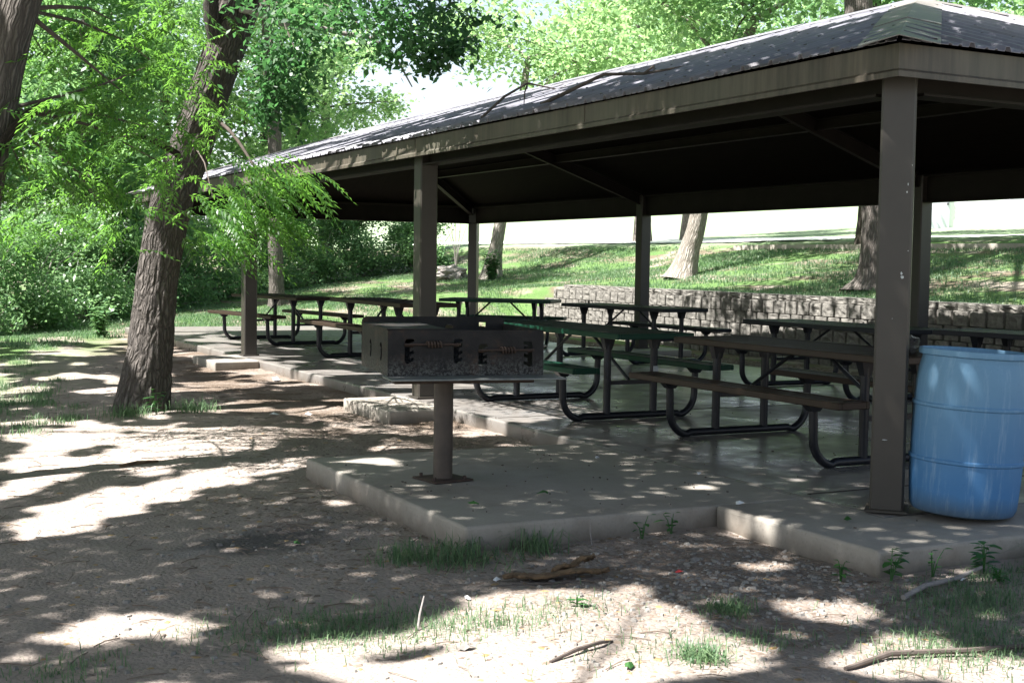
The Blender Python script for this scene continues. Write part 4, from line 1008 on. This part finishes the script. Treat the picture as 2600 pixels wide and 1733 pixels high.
lawn_tree('lawn_tree', (4.52, 25.7, hzf(4.52, 25.7)), [(4.52, 25.68, -.25), (4.53, 25.7, .37), (4.52, 25.77, 1.42), (4.52, 25.84, 2.37), (4.53, 25.99, 4.76), (4.42, 26.17, 6.67), (4.3, 26.2, 8.5)], [.30, .20, .18, .175, .16, .13, .08],
    [(3, 26, 8.5, 2, 2, 1.5, 1), (6, 27, 9, 2.2, 2, 1.5, 1), (4.4, 24.8, 9.6, 2, 2, 1.2, .8)], 9000, .17, M['leaf_forest'], M['bark_grey'], 'straight grey tree seen between the two farthest front posts', 64)
for i, (x, y, h_, lab, nl) in enumerate(((13.56, 14.9, 9.5, 'dark trunked tree showing just above the roof peak', 12000), (23.3, 38.5, 12, 'pale green tree with open crown far behind the roof centre', 15000), (27.2, 40.9, 13, 'pale green tree with open crown right of the roof centre', 15000), (26.7, 27.7, 12.5, 'pale green tree far behind the roof peak', 15000), (24, 15, 10.5, 'green tree beyond the hill at the right edge', 12000))):
    z0 = hzf(x, y)
    cl = []
    rs = random.Random(90 + i)
    for k in range(7 if i else 6):
        a = k * 2.4 + i; cl.append((x + math.cos(a) * h_ * .27, y + math.sin(a) * h_ * .25, z0 + h_ * (.42 + .09 * k), 2.3, 2.3, 1.3, 1))
    lawn_tree('park_tree', (x, y, z0), [(x, y, z0 - .2), (x, y, z0 + 1.5), (x - .1, y, z0 + h_ * .35), (x - .3, y + .1, z0 + h_ * .6), (x - .2, y, z0 + h_ * .8)], [.38, .30, .27, .2, .1],
        cl, nl, .22 if i else .18, M['leaf_bright'] if i else M['leaf_forest'], M['bark_grey'] if i else M['bark_dark'], lab, 70 + i, .5)

# --- forest behind
FOR = [  # x, y, height, crown radius, label
 (-15.5, 27, 13, 3.2, 'forest tree at the far left of the wood'), (-11.5, 27.5, 12, 2.8, 'forest tree over the left bushes'), (-10, 31, 15, 3.6, 'tall forest tree left of the leaning tree'), (-6, 30, 13, 3.0, 'forest tree just left of the leaning trunk'),
 (-4.5, 33, 15, 3.6, 'forest tree behind the leaning trunk'), (-1.5, 32, 12, 3.0, 'forest tree just right of the leaning trunk'), (1.5, 34, 14, 3.4, 'forest tree over the far end of the roof'), (4.5, 37.5, 13, 3.3, 'forest tree above the left third of the roof'),
 (7.2, 35, 10.6, 2.8, 'yellow green forest tree, second from the sky gap'), (10.2, 38.5, 9.6, 2.5, 'yellow green forest tree beside the sky gap'), (-15, 33, 15, 4, 'tall back row forest tree at the left'), (-3, 40, 17, 4, 'tall back row forest tree behind the trunk'), (5, 45, 16, 4, 'tall back row forest tree left of the sky gap'),
 (.8, 28.5, 9.5, 2.0, 'slim young forest tree behind the pavilion end')]
for i, (x, y, h_, cr, lab) in enumerate(FOR):
    z0 = hzf(x, y); t = tag(empty('forest_tree', (x, y, z0)), lab, 'tree', 'trees of the wood behind the pavilion'); rs = random.Random(200 + i)
    lean = rs.uniform(-.06, .06)
    pts = [(0, 0, -.3), (lean * 1.5, 0, 1.5), (lean * 4, .1, 4), (lean * h_ * .6, .1, h_ * .6), (lean * h_ * .8, 0, h_ * .85)]
    limb('trunk', pts, [.30, .24, .20, .15, .06], M['bark_far'], t, 18, 6, .06, .2, i)
    cl = []
    for k in range(9):
        a = k * 2.39 + i; zz = h_ * (.28 + .70 * k / 9); rr_ = cr * (1.0 - .45 * abs(k / 9 - .35))
        cl.append((math.cos(a) * rr_ * .55, math.sin(a) * rr_ * .5, zz, rr_ * .62, rr_ * .62, h_ * .085, 1))
    P = clump_points(cl, 15000, 300 + i, .36)
    limb('limb', [(lean * 3, 0, h_ * .3), (.7, .2, h_ * .4), (1.3, .3, h_ * .55)], [.08, .06, .02], M['bark_far'], t, 8, 5, .1, 0, i)
    limb('limb', [(lean * 2, 0, h_ * .22), (-.7, -.4, h_ * .33), (-1.1, -.7, h_ * .5)], [.08, .06, .02], M['bark_far'], t, 8, 5, .1, 0, i + 3)
    twigs('branches', pts[2:4], [tuple(P[rs.randrange(len(P))]) for _ in range(22)], .035, M['bark_far'], t, i)
    leaves_mesh('crown', P, .19, M['leaf_bright'] if i in (7, 8, 9, 12) else M['leaf_forest'], t, up=.5, elong=1.75, seed=400 + i, hang=.25)

# --- bushes along the wood edge
BU = [(-8.6, 16.8, 1.9, 2.2), (-6.9, 19.6, 2.0, 2.6), (-5.0, 22.0, 1.9, 2.9), (-3.2, 23.4, 1.8, 2.8), (-1.4, 25.2, 1.8, 2.9), (.4, 27.2, 1.8, 2.7), (2.3, 29.6, 1.8, 2.6), (4.2, 31.4, 1.9, 2.8), (6.1, 33.0, 1.8, 2.9), (8.0, 34.0, 1.7, 2.6), (9.9, 34.4, 1.6, 2.7), (11.4, 33.2, 1.0, 2.0), (-4.0, 26.5, 2.2, 3.8), (.5, 31, 2.2, 3.8), (-9, 22.5, 2.2, 3.9)]
BL = ['bush at the left edge of the lawn', 'bush second from the left edge', 'dense bush left of the leaning trunk', 'dense bush behind the leaning trunk', 'bush right behind the leaning trunk', 'bush between the trunk and the third front post', 'bush behind the third front post', 'bush left of the second front post', 'leafy bush just left of the second front post', 'dark bush behind the second front post', 'dark bush right of the second front post', 'small dark bush beside the slim leaning tree', 'tall bush behind the leaning trunk', 'tall bush behind the third post', 'tall bush at the far left']
for i, (x, y, rb, hb) in enumerate(BU):
    z0 = hzf(x, y); t = tag(empty('bush', (x, y, z0)), BL[i], 'bush', 'bushes along the edge of the wood'); rs = random.Random(500 + i)
    cl = []
    for k in range(9):
        a = k * 2.4; q_ = .15 + .6 * ((k * .37) % 1); cl.append((math.cos(a) * rb * q_, math.sin(a) * rb * q_, hb * (.12 + .75 * ((k * .61) % 1)), rb * .45, rb * .45, hb * .2, 1))
    P = clump_points(cl, 11500, 520 + i, .2, .5); P = P[P[:, 2] > -.05]
    twigs('stems', [(0, 0, 0), (.2, .1, .05), (-.2, -.1, .05)], [tuple(P[rs.randrange(len(P))]) for _ in range(26)], .022, M['pale_wood'], t, i)
    leaves_mesh('foliage', P, .105, M['leaf_bush'], t, up=.4, elong=1.7, seed=540 + i)
# sapling sprigs and stump
def weed(name, x, y, nst, h_, lw, label, cat, seed, group=None, mat='weed'):
    z0 = max(hzf(x, y), -.4); t = tag(empty(name, (x, y, z0)), label, cat, group); rs = random.Random(seed); st = MB(); lf = MB()
    for k in range(nst):
        a = rs.uniform(0, 6.28); tl = rs.uniform(.1, .5); hh = h_ * rs.uniform(.6, 1.1)
        tip = Vector((math.cos(a) * tl * hh, math.sin(a) * tl * hh, hh)); st.tube([(0, 0, -.02), tuple(tip * .5 + Vector((0, 0, .02))), tuple(tip)], [.003, .0025, .0015], 5, False)
        nl_ = max(3, int(hh / .035))
        for j in range(nl_):
            f = (j + 1) / nl_; p = tip * f; b_ = a + rs.uniform(-2.4, 2.4) + j * 2.4; l_ = lw * rs.uniform(.7, 1.2)
            d = Vector((math.cos(b_), math.sin(b_), rs.uniform(-.1, .5))).normalized(); s = d.cross(Vector((0, 0, 1))).normalized() * l_ * .28; dn = Vector((0, 0, -.12 * l_))
            lf.add([p, p + d * l_ * .4 + s, p + d * l_ * .75 + s * .7 + dn, p + d * l_ + dn * 2, p + d * l_ * .75 - s * .7 + dn, p + d * l_ * .4 - s], [(0, 1, 2, 3, 4, 5)])
    st.build('stem', M['weed'], t); lf.build('leaves', M[mat], t); return t
sp = tag(empty('tree_stump', (9.95, 27.4, hzf(9.95, 27.4) - .05)), 'low rotting grey tree stump on the grass behind the pavilion', 'stump')
lump('stump_wood', (.44, .40, .24), M['pale_wood'], (0, 0, .02), 5.5, 1, sub=4, amp=.45).parent = sp
weed('leafy_shrub', 10.2, 25.4, 60, .75, .13, 'leafy green shoots around the base of the slim leaning tree', 'shrub', 5, None, 'leaf_forest')
weed('young_sapling', -.75, 19.2, 22, .55, .14, 'young leafy sapling at the far left corner of the slab', 'plant', 8, None, 'leaf_forest')
sap = MB()
for k in range(9):
    a = k * .7; sap.tube([(0, 0, 0), (.1 * math.cos(a), .1 * math.sin(a), .6), (.5 * math.cos(a), .35 * math.sin(a), 1.2 + .15 * (k % 4))], [.02, .013, .004], 5, False)
o = sap.build('bare_sapling', M['pale_wood'], None, True); o.location = (10.9, 29.1, hzf(10.9, 29.1)); o.scale = (.7, .7, 1.25); tag(o, 'pale bare stemmed sapling between the second post and the far back post', 'sapling')

# ------------------------------------------------------------------ grass
def blades(name, XY, h_, mat, seed, parent=None, off=(0, 0, 0), wd=.006, lean=.5):
    r = np.random.default_rng(seed); n = len(XY); z = hz(XY[:, 0], XY[:, 1]) - .005; B = np.stack([XY[:, 0], XY[:, 1], z], 1) - np.array(off)
    a = r.uniform(0, 2 * PI, n); hh = h_ * r.uniform(.45, 1.25, n); d = np.stack([np.cos(a), np.sin(a), np.zeros(n)], 1); s = np.stack([-np.sin(a), np.cos(a), np.zeros(n)], 1) * wd * r.uniform(.6, 1.3, n)[:, None]
    ln = (lean * r.random(n) * hh)[:, None]; up_ = np.array([0, 0, 1.0])
    V = np.empty((n, 6, 3)); V[:, 0] = B - s; V[:, 1] = B + s; m_ = B + d * ln * .38 + up_ * hh[:, None] * .62
    t_ = B + d * ln * 1.15 + up_ * hh[:, None] * (1 - .35 * ln / (hh[:, None] + 1e-6) * lean)
    V[:, 2] = m_ + s * .75; V[:, 3] = m_ - s * .75; V[:, 4] = t_ + s * .08; V[:, 5] = t_ - s * .08
    b = np.arange(n)[:, None] * 6
    F = np.concatenate([b + np.array([[0, 1, 2, 3]]), b + np.array([[3, 2, 4, 5]])])
    return mesh_np(name, V.reshape(-1, 3), F, mat, parent)
def lawnpts(x0, x1, y0, y1, n, seed, f=None):
    r = np.random.default_rng(seed); P = np.stack([r.uniform(x0, x1, n), r.uniform(y0, y1, n)], 1)
    k = fbm(P[:, 0] * .9, P[:, 1] * .45, 50, 3) + .10 * r.normal(size=n) > .0
    if f is not None: k &= f(P[:, 0], P[:, 1])
    return P[k]
hill = lawnpts(7.9, 14, -2, 22, 190000, 1, lambda x, y: (x > xw(y) + .30) & (x < 12.2 + .09 * (y - 4)))
far = lawnpts(-2.5, 14, 20.3, 33, 150000, 2, lambda x, y: (y > 20.4) & (y - .42 * x < 29))
lft = lawnpts(-9.5, -.3, 11.5, 26, 120000, 3, lambda x, y: ((x < -1.2) | (y > 18.5)) & (y > 13.0 + 1.6 * (x + 4)) & (y + .9 * x < 22))
o = blades('lawn_grass', np.concatenate([hill, far, lft]), .065, M['grass'], 5, wd=.007); tag(o, 'short green lawn grass on the slope and behind the pavilion', 'grass', kind='stuff')
# sparse tufts in the dirt at the left, one mass
r = np.random.default_rng(77)
cc = np.stack([r.uniform(-6.5, -2.7, 190), r.uniform(6.3, 15, 190)], 1); cc = cc[(cc[:, 0] < -2.9 - .12 * (cc[:, 1] - 8) * 0 + .35 * (cc[:, 1] - 9) * .3)]
P = np.concatenate([c + r.normal(size=(90, 2)) * r.uniform(.04, .13) for c in cc])
o = blades('sparse_grass', P, .07, M['grass'], 9, wd=.0028, lean=.9); tag(o, 'thin patchy grass on the bare dirt left of the leaning tree', 'grass', kind='stuff')
def fg(cx, cy, sx_, sy_, k): return np.array([cx, cy]) + r.normal(size=(k, 2)) * np.array([sx_, sy_])
P = np.concatenate([fg(-3.25, -.35, .22, .13, 1300), fg(-2.75, -.62, .3, .12, 900), fg(-3.6, -.1, .2, .12, 240), fg(-1.2, -1.75, .25, .18, 1500), fg(-.7, -1.3, .22, .16, 1500), fg(-1.9, -1.35, .10, .08, 180), fg(-4.3, -.3, .12, .12, 260), fg(-2.3, -1.25, .3, .15, 200), fg(-.2, -1.05, .3, .10, 700)])
o = blades('foreground_grass', P, .05, M['grass'], 10, wd=.0021, lean=1.2); tag(o, 'short thin grass growing in patches across the foreground dirt', 'grass', kind='stuff')
def tuft(x, y, s, k, h_, label, seed):
    r2 = np.random.default_rng(seed); P = np.array([x, y]) + r2.normal(size=(k, 2)) * s
    t = tag(empty('grass_tuft', (x, y, hzf(x, y))), label, 'grass tuft', 'grass tufts by the concrete and the trunk'); blades('blades', P, h_, M['grass'], seed, t, (x, y, hzf(x, y)), .0028, 1.6)
tuft(-2.38, .40, .12, 330, .12, 'dark green grass tuft below the front corner of the grill pad', 1)
tuft(-1.95, .43, .07, 130, .15, 'taller grass tuft against the front face of the grill pad', 2)
tuft(-2.62, .52, .06, 110, .12, 'small grass tuft left of the grill pad corner', 3)
tuft(-2.68, 6.98, .11, 210, .15, 'grass tuft at the left foot of the leaning trunk', 4)
tuft(-2.05, 7.05, .12, 230, .16, 'grass tuft at the right foot of the leaning trunk', 5)
tuft(-1.75, -.95, .05, 170, .085, 'isolated grass tuft in the dirt below the corner pad', 6)
tuft(-2.25, -1.45, .05, 190, .09, 'round grass tuft near the lower right of the photo', 7)
tuft(.35, -.95, .09, 320, .17, 'tall grass tuft at the right edge beside the corner pad', 8)
for i, (x, y, ns_, h_, lw, lab) in enumerate(((-.75, -.83, 6, .14, .07, 'leafy weed at the outer corner of the corner pad'), (-.25, -.92, 7, .13, .075, 'broad leafed weed below the blue barrel'), (-.52, -.86, 4, .12, .04, 'feathery weed against the side of the corner pad'), (.05, -.98, 9, .12, .06, 'dense weed right of the broad leafed one'), (-.35, -1.1, 6, .07, .05, 'low weed beside the stick at the corner pad'),
    (-1.1, .44, 3, .10, .06, 'small weed near the joint of the two pads'), (-1.3, .42, 3, .12, .05, 'pale weed at the foot of the grill pad face'), (-2.42, 6.93, 5, .22, .09, 'leafy weed at the foot of the leaning trunk'), (-2.3, -.62, 3, .05, .05, 'flat green sprig on the dirt below the gravel'), (-.95, -.72, 4, .10, .05, 'little weed left of the corner pad corner'))):
    weed('weed_plant', x, y, ns_, h_, lw, lab, 'weed', 20 + i, 'weeds along the concrete pads')

# ------------------------------------------------------------------ loose ground cover (stuff)
def scatter(name, P, smin, smax, flat, mat, seed, label, cat, sides=5):
    """small faceted stones or chips lying on the ground, one mesh"""
    r = np.random.default_rng(seed); n = len(P); z = hz(P[:, 0], P[:, 1]); s = r.uniform(smin, smax, n) ** 1.0; a0 = r.uniform(0, 6.28, n); asp = r.uniform(.5, 1, n)
    V = np.zeros((n, sides * 2 + 1, 3)); 
    for k in range(sides):
        a = 2 * PI * k / sides; rx = s * np.cos(a) * r.uniform(.8, 1.2, n); ry = s * asp * np.sin(a) * r.uniform(.8, 1.2, n)
        X = rx * np.cos(a0) - ry * np.sin(a0); Y = rx * np.sin(a0) + ry * np.cos(a0)
        V[:, k] = np.stack([P[:, 0] + X, P[:, 1] + Y, z - .002], 1); V[:, sides + k] = np.stack([P[:, 0] + X * .62, P[:, 1] + Y * .62, z + s * flat], 1)
    V[:, -1] = np.stack([P[:, 0], P[:, 1], z + s * flat * 1.15], 1)
    m_ = sides * 2 + 1; F = []
    for k in range(sides): F.append([k, (k + 1) % sides, sides + (k + 1) % sides, sides + k])
    for k in range(0, sides): F.append([sides + k, sides + (k + 1) % sides, m_ - 1, m_ - 1])
    F = np.array(F); Fa = (np.arange(n)[:, None, None] * m_ + F[None]).reshape(-1, 4)
    mb = MB(); V = V.reshape(-1, 3)
    me = bpy.data.meshes.new(name); q4 = Fa[Fa[:, 2] != Fa[:, 3]]; t3 = Fa[Fa[:, 2] == Fa[:, 3]][:, :3]
    me.from_pydata(V.tolist(), [], q4.tolist() + t3.tolist()); me.materials.append(mat)
    o = bpy.data.objects.new(name, me); COL.objects.link(o); return tag(o, label, cat, kind='stuff')
r = np.random.default_rng(5)
def notpad(P):
    k = (P[:, 0] < -.15) | (P[:, 1] < -.8); k &= ~((P[:, 0] > -2.3) & (P[:, 1] > .5) & (P[:, 1] < 3.04)); k &= ~((P[:, 0] > -.78) & (P[:, 1] > -.78) & (P[:, 1] < .53)); return P[k]
P = notpad(np.concatenate([fg(-1.4, -.55, .45, .4, 750), fg(-2.0, -1.3, .6, .5, 300), fg(-2.9, .2, 1.0, .8, 350)]))
scatter('gravel', P, .006, .021, .45, M['stone'], 3, 'loose pale gravel in the dirt by the corner pad', 'gravel')
P = notpad(np.stack([r.uniform(-3.2, -.15, 6500), r.uniform(3.1, 13, 6500)], 1))
P = P[P[:, 0] > -2.6 + r.uniform(0, 1.2, len(P))]
P = np.concatenate([P, notpad(np.concatenate([fg(-2.0, .3, .8, .35, 500), fg(-2.7, 1.6, .35, 1., 500), fg(-1.2, -.1, .5, .4, 1500), fg(-1.6, -.8, .7, .5, 1500)]))])
scatter('wood_chips', P, .008, .028, .12, M['chips'], 4, 'dark brown wood chips and bark scattered along the slab', 'wood chips', 4)
P = np.stack([r.uniform(5.9, 7.5, 5000), r.uniform(1, 20, 5000)], 1)
scatter('gravel_strip', P, .012, .035, .4, M['chips'], 6, 'brown chips in the strip below the block wall', 'gravel', 4)
P = notpad(fg(-2.2, .6, 1.6, 2.0, 420)); scatter('dry_leaves', P, .012, .03, .08, M['dryleaf'], 8, 'small dry leaves scattered over the foreground dirt', 'dry leaves', 4)
P = np.concatenate([np.stack([r.uniform(-2.2, -.2, 60), r.uniform(.6, 2.9, 60)], 1), np.stack([r.uniform(-.6, 2.5, 60), r.uniform(-.6, 9, 60)], 1)])
def litter_on_slab():
    mb = MB()
    for (x, y) in P:
        s = random.uniform(.006, .016); mb.box((x, y, .004), (s, s * .6, .006), Matrix.Rotation(random.uniform(0, 3), 3, 'Z'))
    return tag(mb.build('slab_debris', M['twig']), 'tiny dark bits of debris on the concrete', 'debris', kind='stuff')
litter_on_slab()
def twig_litter():
    rs = random.Random(9); mb = MB()
    for k in range(900):
        x = rs.uniform(-4.6, -.2); y = rs.uniform(-2.0, 9.5)
        if (x > -2.35 and .45 < y < 3.1) or (x > -.85 and y < .6): continue
        a = rs.uniform(0, 3.14); l = rs.uniform(.02, .09); z = hzf(x, y) + .004; d = (math.cos(a) * l, math.sin(a) * l)
        mb.tube([(x - d[0], y - d[1], z), (x + rs.uniform(-.01, .01), y, z + .006), (x + d[0], y + d[1], z)], rs.uniform(.0012, .003), 4, False)
    return tag(mb.build('twig_litter', M['chips']), 'thin broken twigs littering the bare dirt', 'twigs', kind='stuff')
twig_litter()
P = notpad(np.stack([r.uniform(-5, -.2, 2600), r.uniform(-2.2, 9, 2600)], 1)); scatter('leaf_litter', P, .007, .02, .06, M['chips'], 12, 'crumbled dry litter over the bare dirt', 'leaf litter', 4)

# ------------------------------------------------------------------ single things on the ground
def stick(pts, r_, mat, label, cat='stick', name='fallen_stick'):
    P = [(x, y, hzf(x, y) + r_[min(i, len(r_) - 1)] * .7 + (dz if (dz := (p[2] if len(p) > 2 else 0)) else 0)) for i, p in enumerate(pts) for x, y in [p[:2]]]
    o = MB().tube(P, r_, 8).build(name, mat, None, True); return tag(o, label, cat, 'sticks on the ground')
stick([(-.95, -1.12, .01), (-.75, -1.05, .02), (-.5, -.98, .01), (-.28, -.93, .03)], [.012, .013, .011, .008], M['pale_wood'], 'grey stick lying beside the corner pad under the barrel')
stick([(-1.86, -1.78), (-1.62, -1.75, .01), (-1.3, -1.83, .015), (-.95, -1.86)], [.009, .012, .012, .010], M['twig'], 'thick dark stick at the lower right corner of the photo')
stick([(-2.75, -1.2), (-2.62, -1.17, .012), (-2.5, -1.14, .012), (-2.42, -1.1)], [.006, .009, .008, .004], M['twig'], 'short curved dark stick near the bottom edge')
stick([(-3.28, 4.15), (-3.15, 4.17, .008), (-3.0, 4.2)], [.012, .014, .009], M['brokenwood'], 'flat orange brown stick on the sunlit dirt')
stick([(-2.45, -.1), (-2.2, -.2, .005), (-1.9, -.22)], [.004, .005, .003], M['twig'], 'thin twig right of the broken bark slab')
stick([(-3.0, -.55, .0), (-2.97, -.5, .05), (-2.93, -.45, .11)], [.005, .005, .003], M['pale_wood'], 'pale twig standing up in the foreground dirt')
stick([(-1.62, .40, .0), (-1.625, .41, .07), (-1.63, .40, .14)], [.004, .004, .002], M['pale_wood'], 'thin pale stem upright before the grill pad')
# broken bark slab
def bark_slab(name, poly, z, th, rz, tilt, label, loc):
    mb = MB(); n_ = len(poly); rs = random.Random(3)
    nr = 7; V = []; F = []
    px = np.linspace(0, 1, len(poly)); qx = np.linspace(0, 1, 26); A_ = np.array(poly); poly = [tuple(np.interp(t, px, A_[:, c]) + rs.uniform(-.012, .012) * (1 if c % 2 else .5) for c in range(4)) for t in qx]; n_ = len(poly)
    for i, (x0, y0, x1, y1) in enumerate(poly):
        for k in range(nr + 1):
            t = k / nr; x = x0 + (x1 - x0) * t; y = y0 + (y1 - y0) * t; V.append((x, y, .014 * math.sin(PI * t) + rs.uniform(-.003, .004) + .007 * math.sin(i * .5)))
    for i in range(n_ - 1):
        for k in range(nr): F.append((i * (nr + 1) + k, (i + 1) * (nr + 1) + k, (i + 1) * (nr + 1) + k + 1, i * (nr + 1) + k + 1))
    o = mesh_np(name, V, F, M['brokenwood']); s = o.modifiers.new('s', 'SOLIDIFY'); s.thickness = th; o.location = loc; o.rotation_euler = (tilt[0], tilt[1], rz)
    return o
bk = tag(empty('broken_bark', (-2.12, -.12, hzf(-2.12, -.12))), 'torn slab of orange brown bark lying on the dirt', 'bark')
b1 = bark_slab('bark_piece', [(-.25, -.01, -.25, .01), (-.2, -.035, -.18, .03), (-.1, -.055, -.1, .05), (0, -.06, .02, .055), (.1, -.05, .11, .045), (.2, -.03, .2, .03), (.24, -.01, .25, .0)], 0, .014, R_(-18), (R_(-14), R_(-3)), '', (0, 0, .03)); b1.parent = bk
b2 = bark_slab('bark_piece', [(-.14, -.02, -.14, .01), (-.07, -.045, -.06, .03), (0, -.05, .02, .04), (.08, -.035, .09, .045), (.13, -.01, .15, .03)], 0, .012, R_(14), (R_(-24), R_(-8)), '', (.13, .06, .055)); b2.parent = bk
# litter
def scrap(x, y, z, s, mat, label, cat, seed, name='paper_scrap', group='litter on the ground'):
    rs = random.Random(seed); n_ = 7; pts = [(math.cos(2 * PI * i / n_) * s * rs.uniform(.5, 1.1), math.sin(2 * PI * i / n_) * s * .55 * rs.uniform(.5, 1.1), rs.uniform(0, .35) * s) for i in range(n_)]
    mb = MB(); V = pts + [(0, 0, .5 * s)]; mb.add(V, [(i, (i + 1) % n_, n_) for i in range(n_)]); o = mb.build(name, mat); o.location = (x, y, z + .004); o.rotation_euler = (0, 0, rs.uniform(0, 6))
    so = o.modifiers.new('s', 'SOLIDIFY'); so.thickness = .0015
    return tag(o, label, cat, group)
for i, (x, y, onslab, s, m_, lab, cat, nm) in enumerate((
    (-.35, 9.9, 0, .10, 'white', 'white plastic scrap on the chips near the third post', 'litter', 'plastic_scrap'), (-1.15, 6.35, 0, .055, 'white', 'white paper scrap on the chips left of the grill shelf', 'litter', 'paper_scrap'), (-1.45, 6.45, 0, .055, 'white', 'flat grey white scrap beside the white paper scrap', 'litter', 'paper_scrap'),
    (-1.55, -.28, 0, .035, 'red', 'small red wrapper in the gravel', 'wrapper', 'candy_wrapper'), (-.64, .46, 1, .045, 'white', 'white scrap on the pad near its joint edge', 'litter', 'paper_scrap'), (-.23, 1.42, 1, .03, 'white', 'small white scrap on the slab left of the near table', 'litter', 'paper_scrap'), (-.49, 2.24, 1, .04, 'white', 'curled white scrap on the grill pad near the slab edge', 'litter', 'paper_scrap'),
    (-.45, -.98, 0, .025, 'white', 'white petal sized scrap by the weeds at the corner pad', 'litter', 'paper_scrap'), (-2.38, -.02, 0, .035, 'white', 'white scrap left of the broken bark', 'litter', 'paper_scrap'), (-2.62, -.22, 0, .03, 'white', 'tiny white scrap on the dirt left of the broken bark', 'litter', 'paper_scrap'),
    (-.40, -.14, 1, .05, 'weed', 'teal green fallen leaf on the corner pad', 'leaf', 'fallen_leaf'), (-1.49, 1.17, 1, .045, 'weed', 'green fallen leaf on the grill pad right of the pedestal', 'leaf', 'fallen_leaf'), (-2.0, 1.02, 1, .045, 'weed', 'green fallen leaf below the pedestal on the grill pad', 'leaf', 'fallen_leaf'),
    (-2.95, 1.15, 0, .045, 'weed', 'pale green fallen leaf on the dirt left of the grill pad', 'leaf', 'fallen_leaf'), (-2.55, -1.42, 0, .04, 'weed', 'green fallen leaf near the bottom edge of the photo', 'leaf', 'fallen_leaf'), (-2.95, -.9, 0, .04, 'stone', 'flat pale stone in the foreground grass', 'stone', 'flat_stone'), (-1.35, -.12, 0, .04, 'stone', 'larger pale stone in the gravel below the corner pad', 'stone', 'flat_stone'))):
    scrap(x, y, 0 if onslab else hzf(x, y), s, M[m_], lab, cat, i, nm, 'litter and fallen leaves on the ground')

# ------------------------------------------------------------------ camera, light, sky
cam = bpy.data.cameras.new('camera'); co = bpy.data.objects.new('camera', cam); COL.objects.link(co)
cam.sensor_width = 36; cam.lens = 36 * FPX / 2600; cam.clip_start = .05; cam.clip_end = 600
mw = Matrix(((RGT[0], UPW[0], -fwd[0], CAM[0]), (RGT[1], UPW[1], -fwd[1], CAM[1]), (RGT[2], UPW[2], -fwd[2], CAM[2]), (0, 0, 0, 1)))
co.matrix_world = mw; scn.camera = co
sun = bpy.data.lights.new('sun', 'SUN'); so = bpy.data.objects.new('sun', sun); COL.objects.link(so)
sun.energy = 5.0; sun.angle = R_(.5); sun.color = (1, .97, .93)
so.rotation_euler = SUN.to_track_quat('-Z', 'Y').to_euler()
w = bpy.data.worlds.new('World'); scn.world = w; w.use_nodes = True; nt = w.node_tree
bg = nt.nodes['Background']; sk = nt.nodes.new('ShaderNodeTexSky'); sk.sky_type = 'NISHITA'; sk.sun_disc = False
sk.sun_elevation = math.asin(-SUN.z); sk.sun_rotation = math.atan2(-SUN.x, -SUN.y); sk.dust_density = 3.0; sk.air_density = 1.0; sk.ozone_density = 1.0
tcw = nt.nodes.new('ShaderNodeTexCoord'); spw = nt.nodes.new('ShaderNodeSeparateXYZ'); nt.links.new(tcw.outputs['Generated'], spw.inputs[0])
# hazy white summer sky: pale veil strongest towards the horizon
el_ = math_(nt, 'MAXIMUM', spw.outputs[2], 0.0)
veil = math_(nt, 'MULTIPLY', math_(nt, 'POWER', math_(nt, 'SUBTRACT', 1.0, el_), 4.0), 5.6)
sc_ = nt.nodes.new('ShaderNodeVectorMath'); sc_.operation = 'SCALE'; sc_.inputs[0].default_value = (.93, .97, 1.0); nt.links.new(veil, sc_.inputs['Scale'])
ad_ = nt.nodes.new('ShaderNodeVectorMath'); ad_.operation = 'ADD'; nt.links.new(sk.outputs[0], ad_.inputs[0]); nt.links.new(sc_.outputs[0], ad_.inputs[1])
nt.links.new(ad_.outputs[0], bg.inputs[0]); bg.inputs[1].default_value = .05
scn.view_settings.view_transform = 'Standard'; scn.view_settings.look = 'None'; scn.view_settings.gamma = 1; scn.view_settings.exposure = 1.95
cy = scn.cycles; cy.use_denoising = True; cy.max_bounces = 8; cy.transparent_max_bounces = 12; cy.diffuse_bounces = 4; cy.glossy_bounces = 3; cy.transmission_bounces = 4
cy.sample_clamp_indirect = 6; cy.caustics_reflective = False; cy.caustics_refractive = False
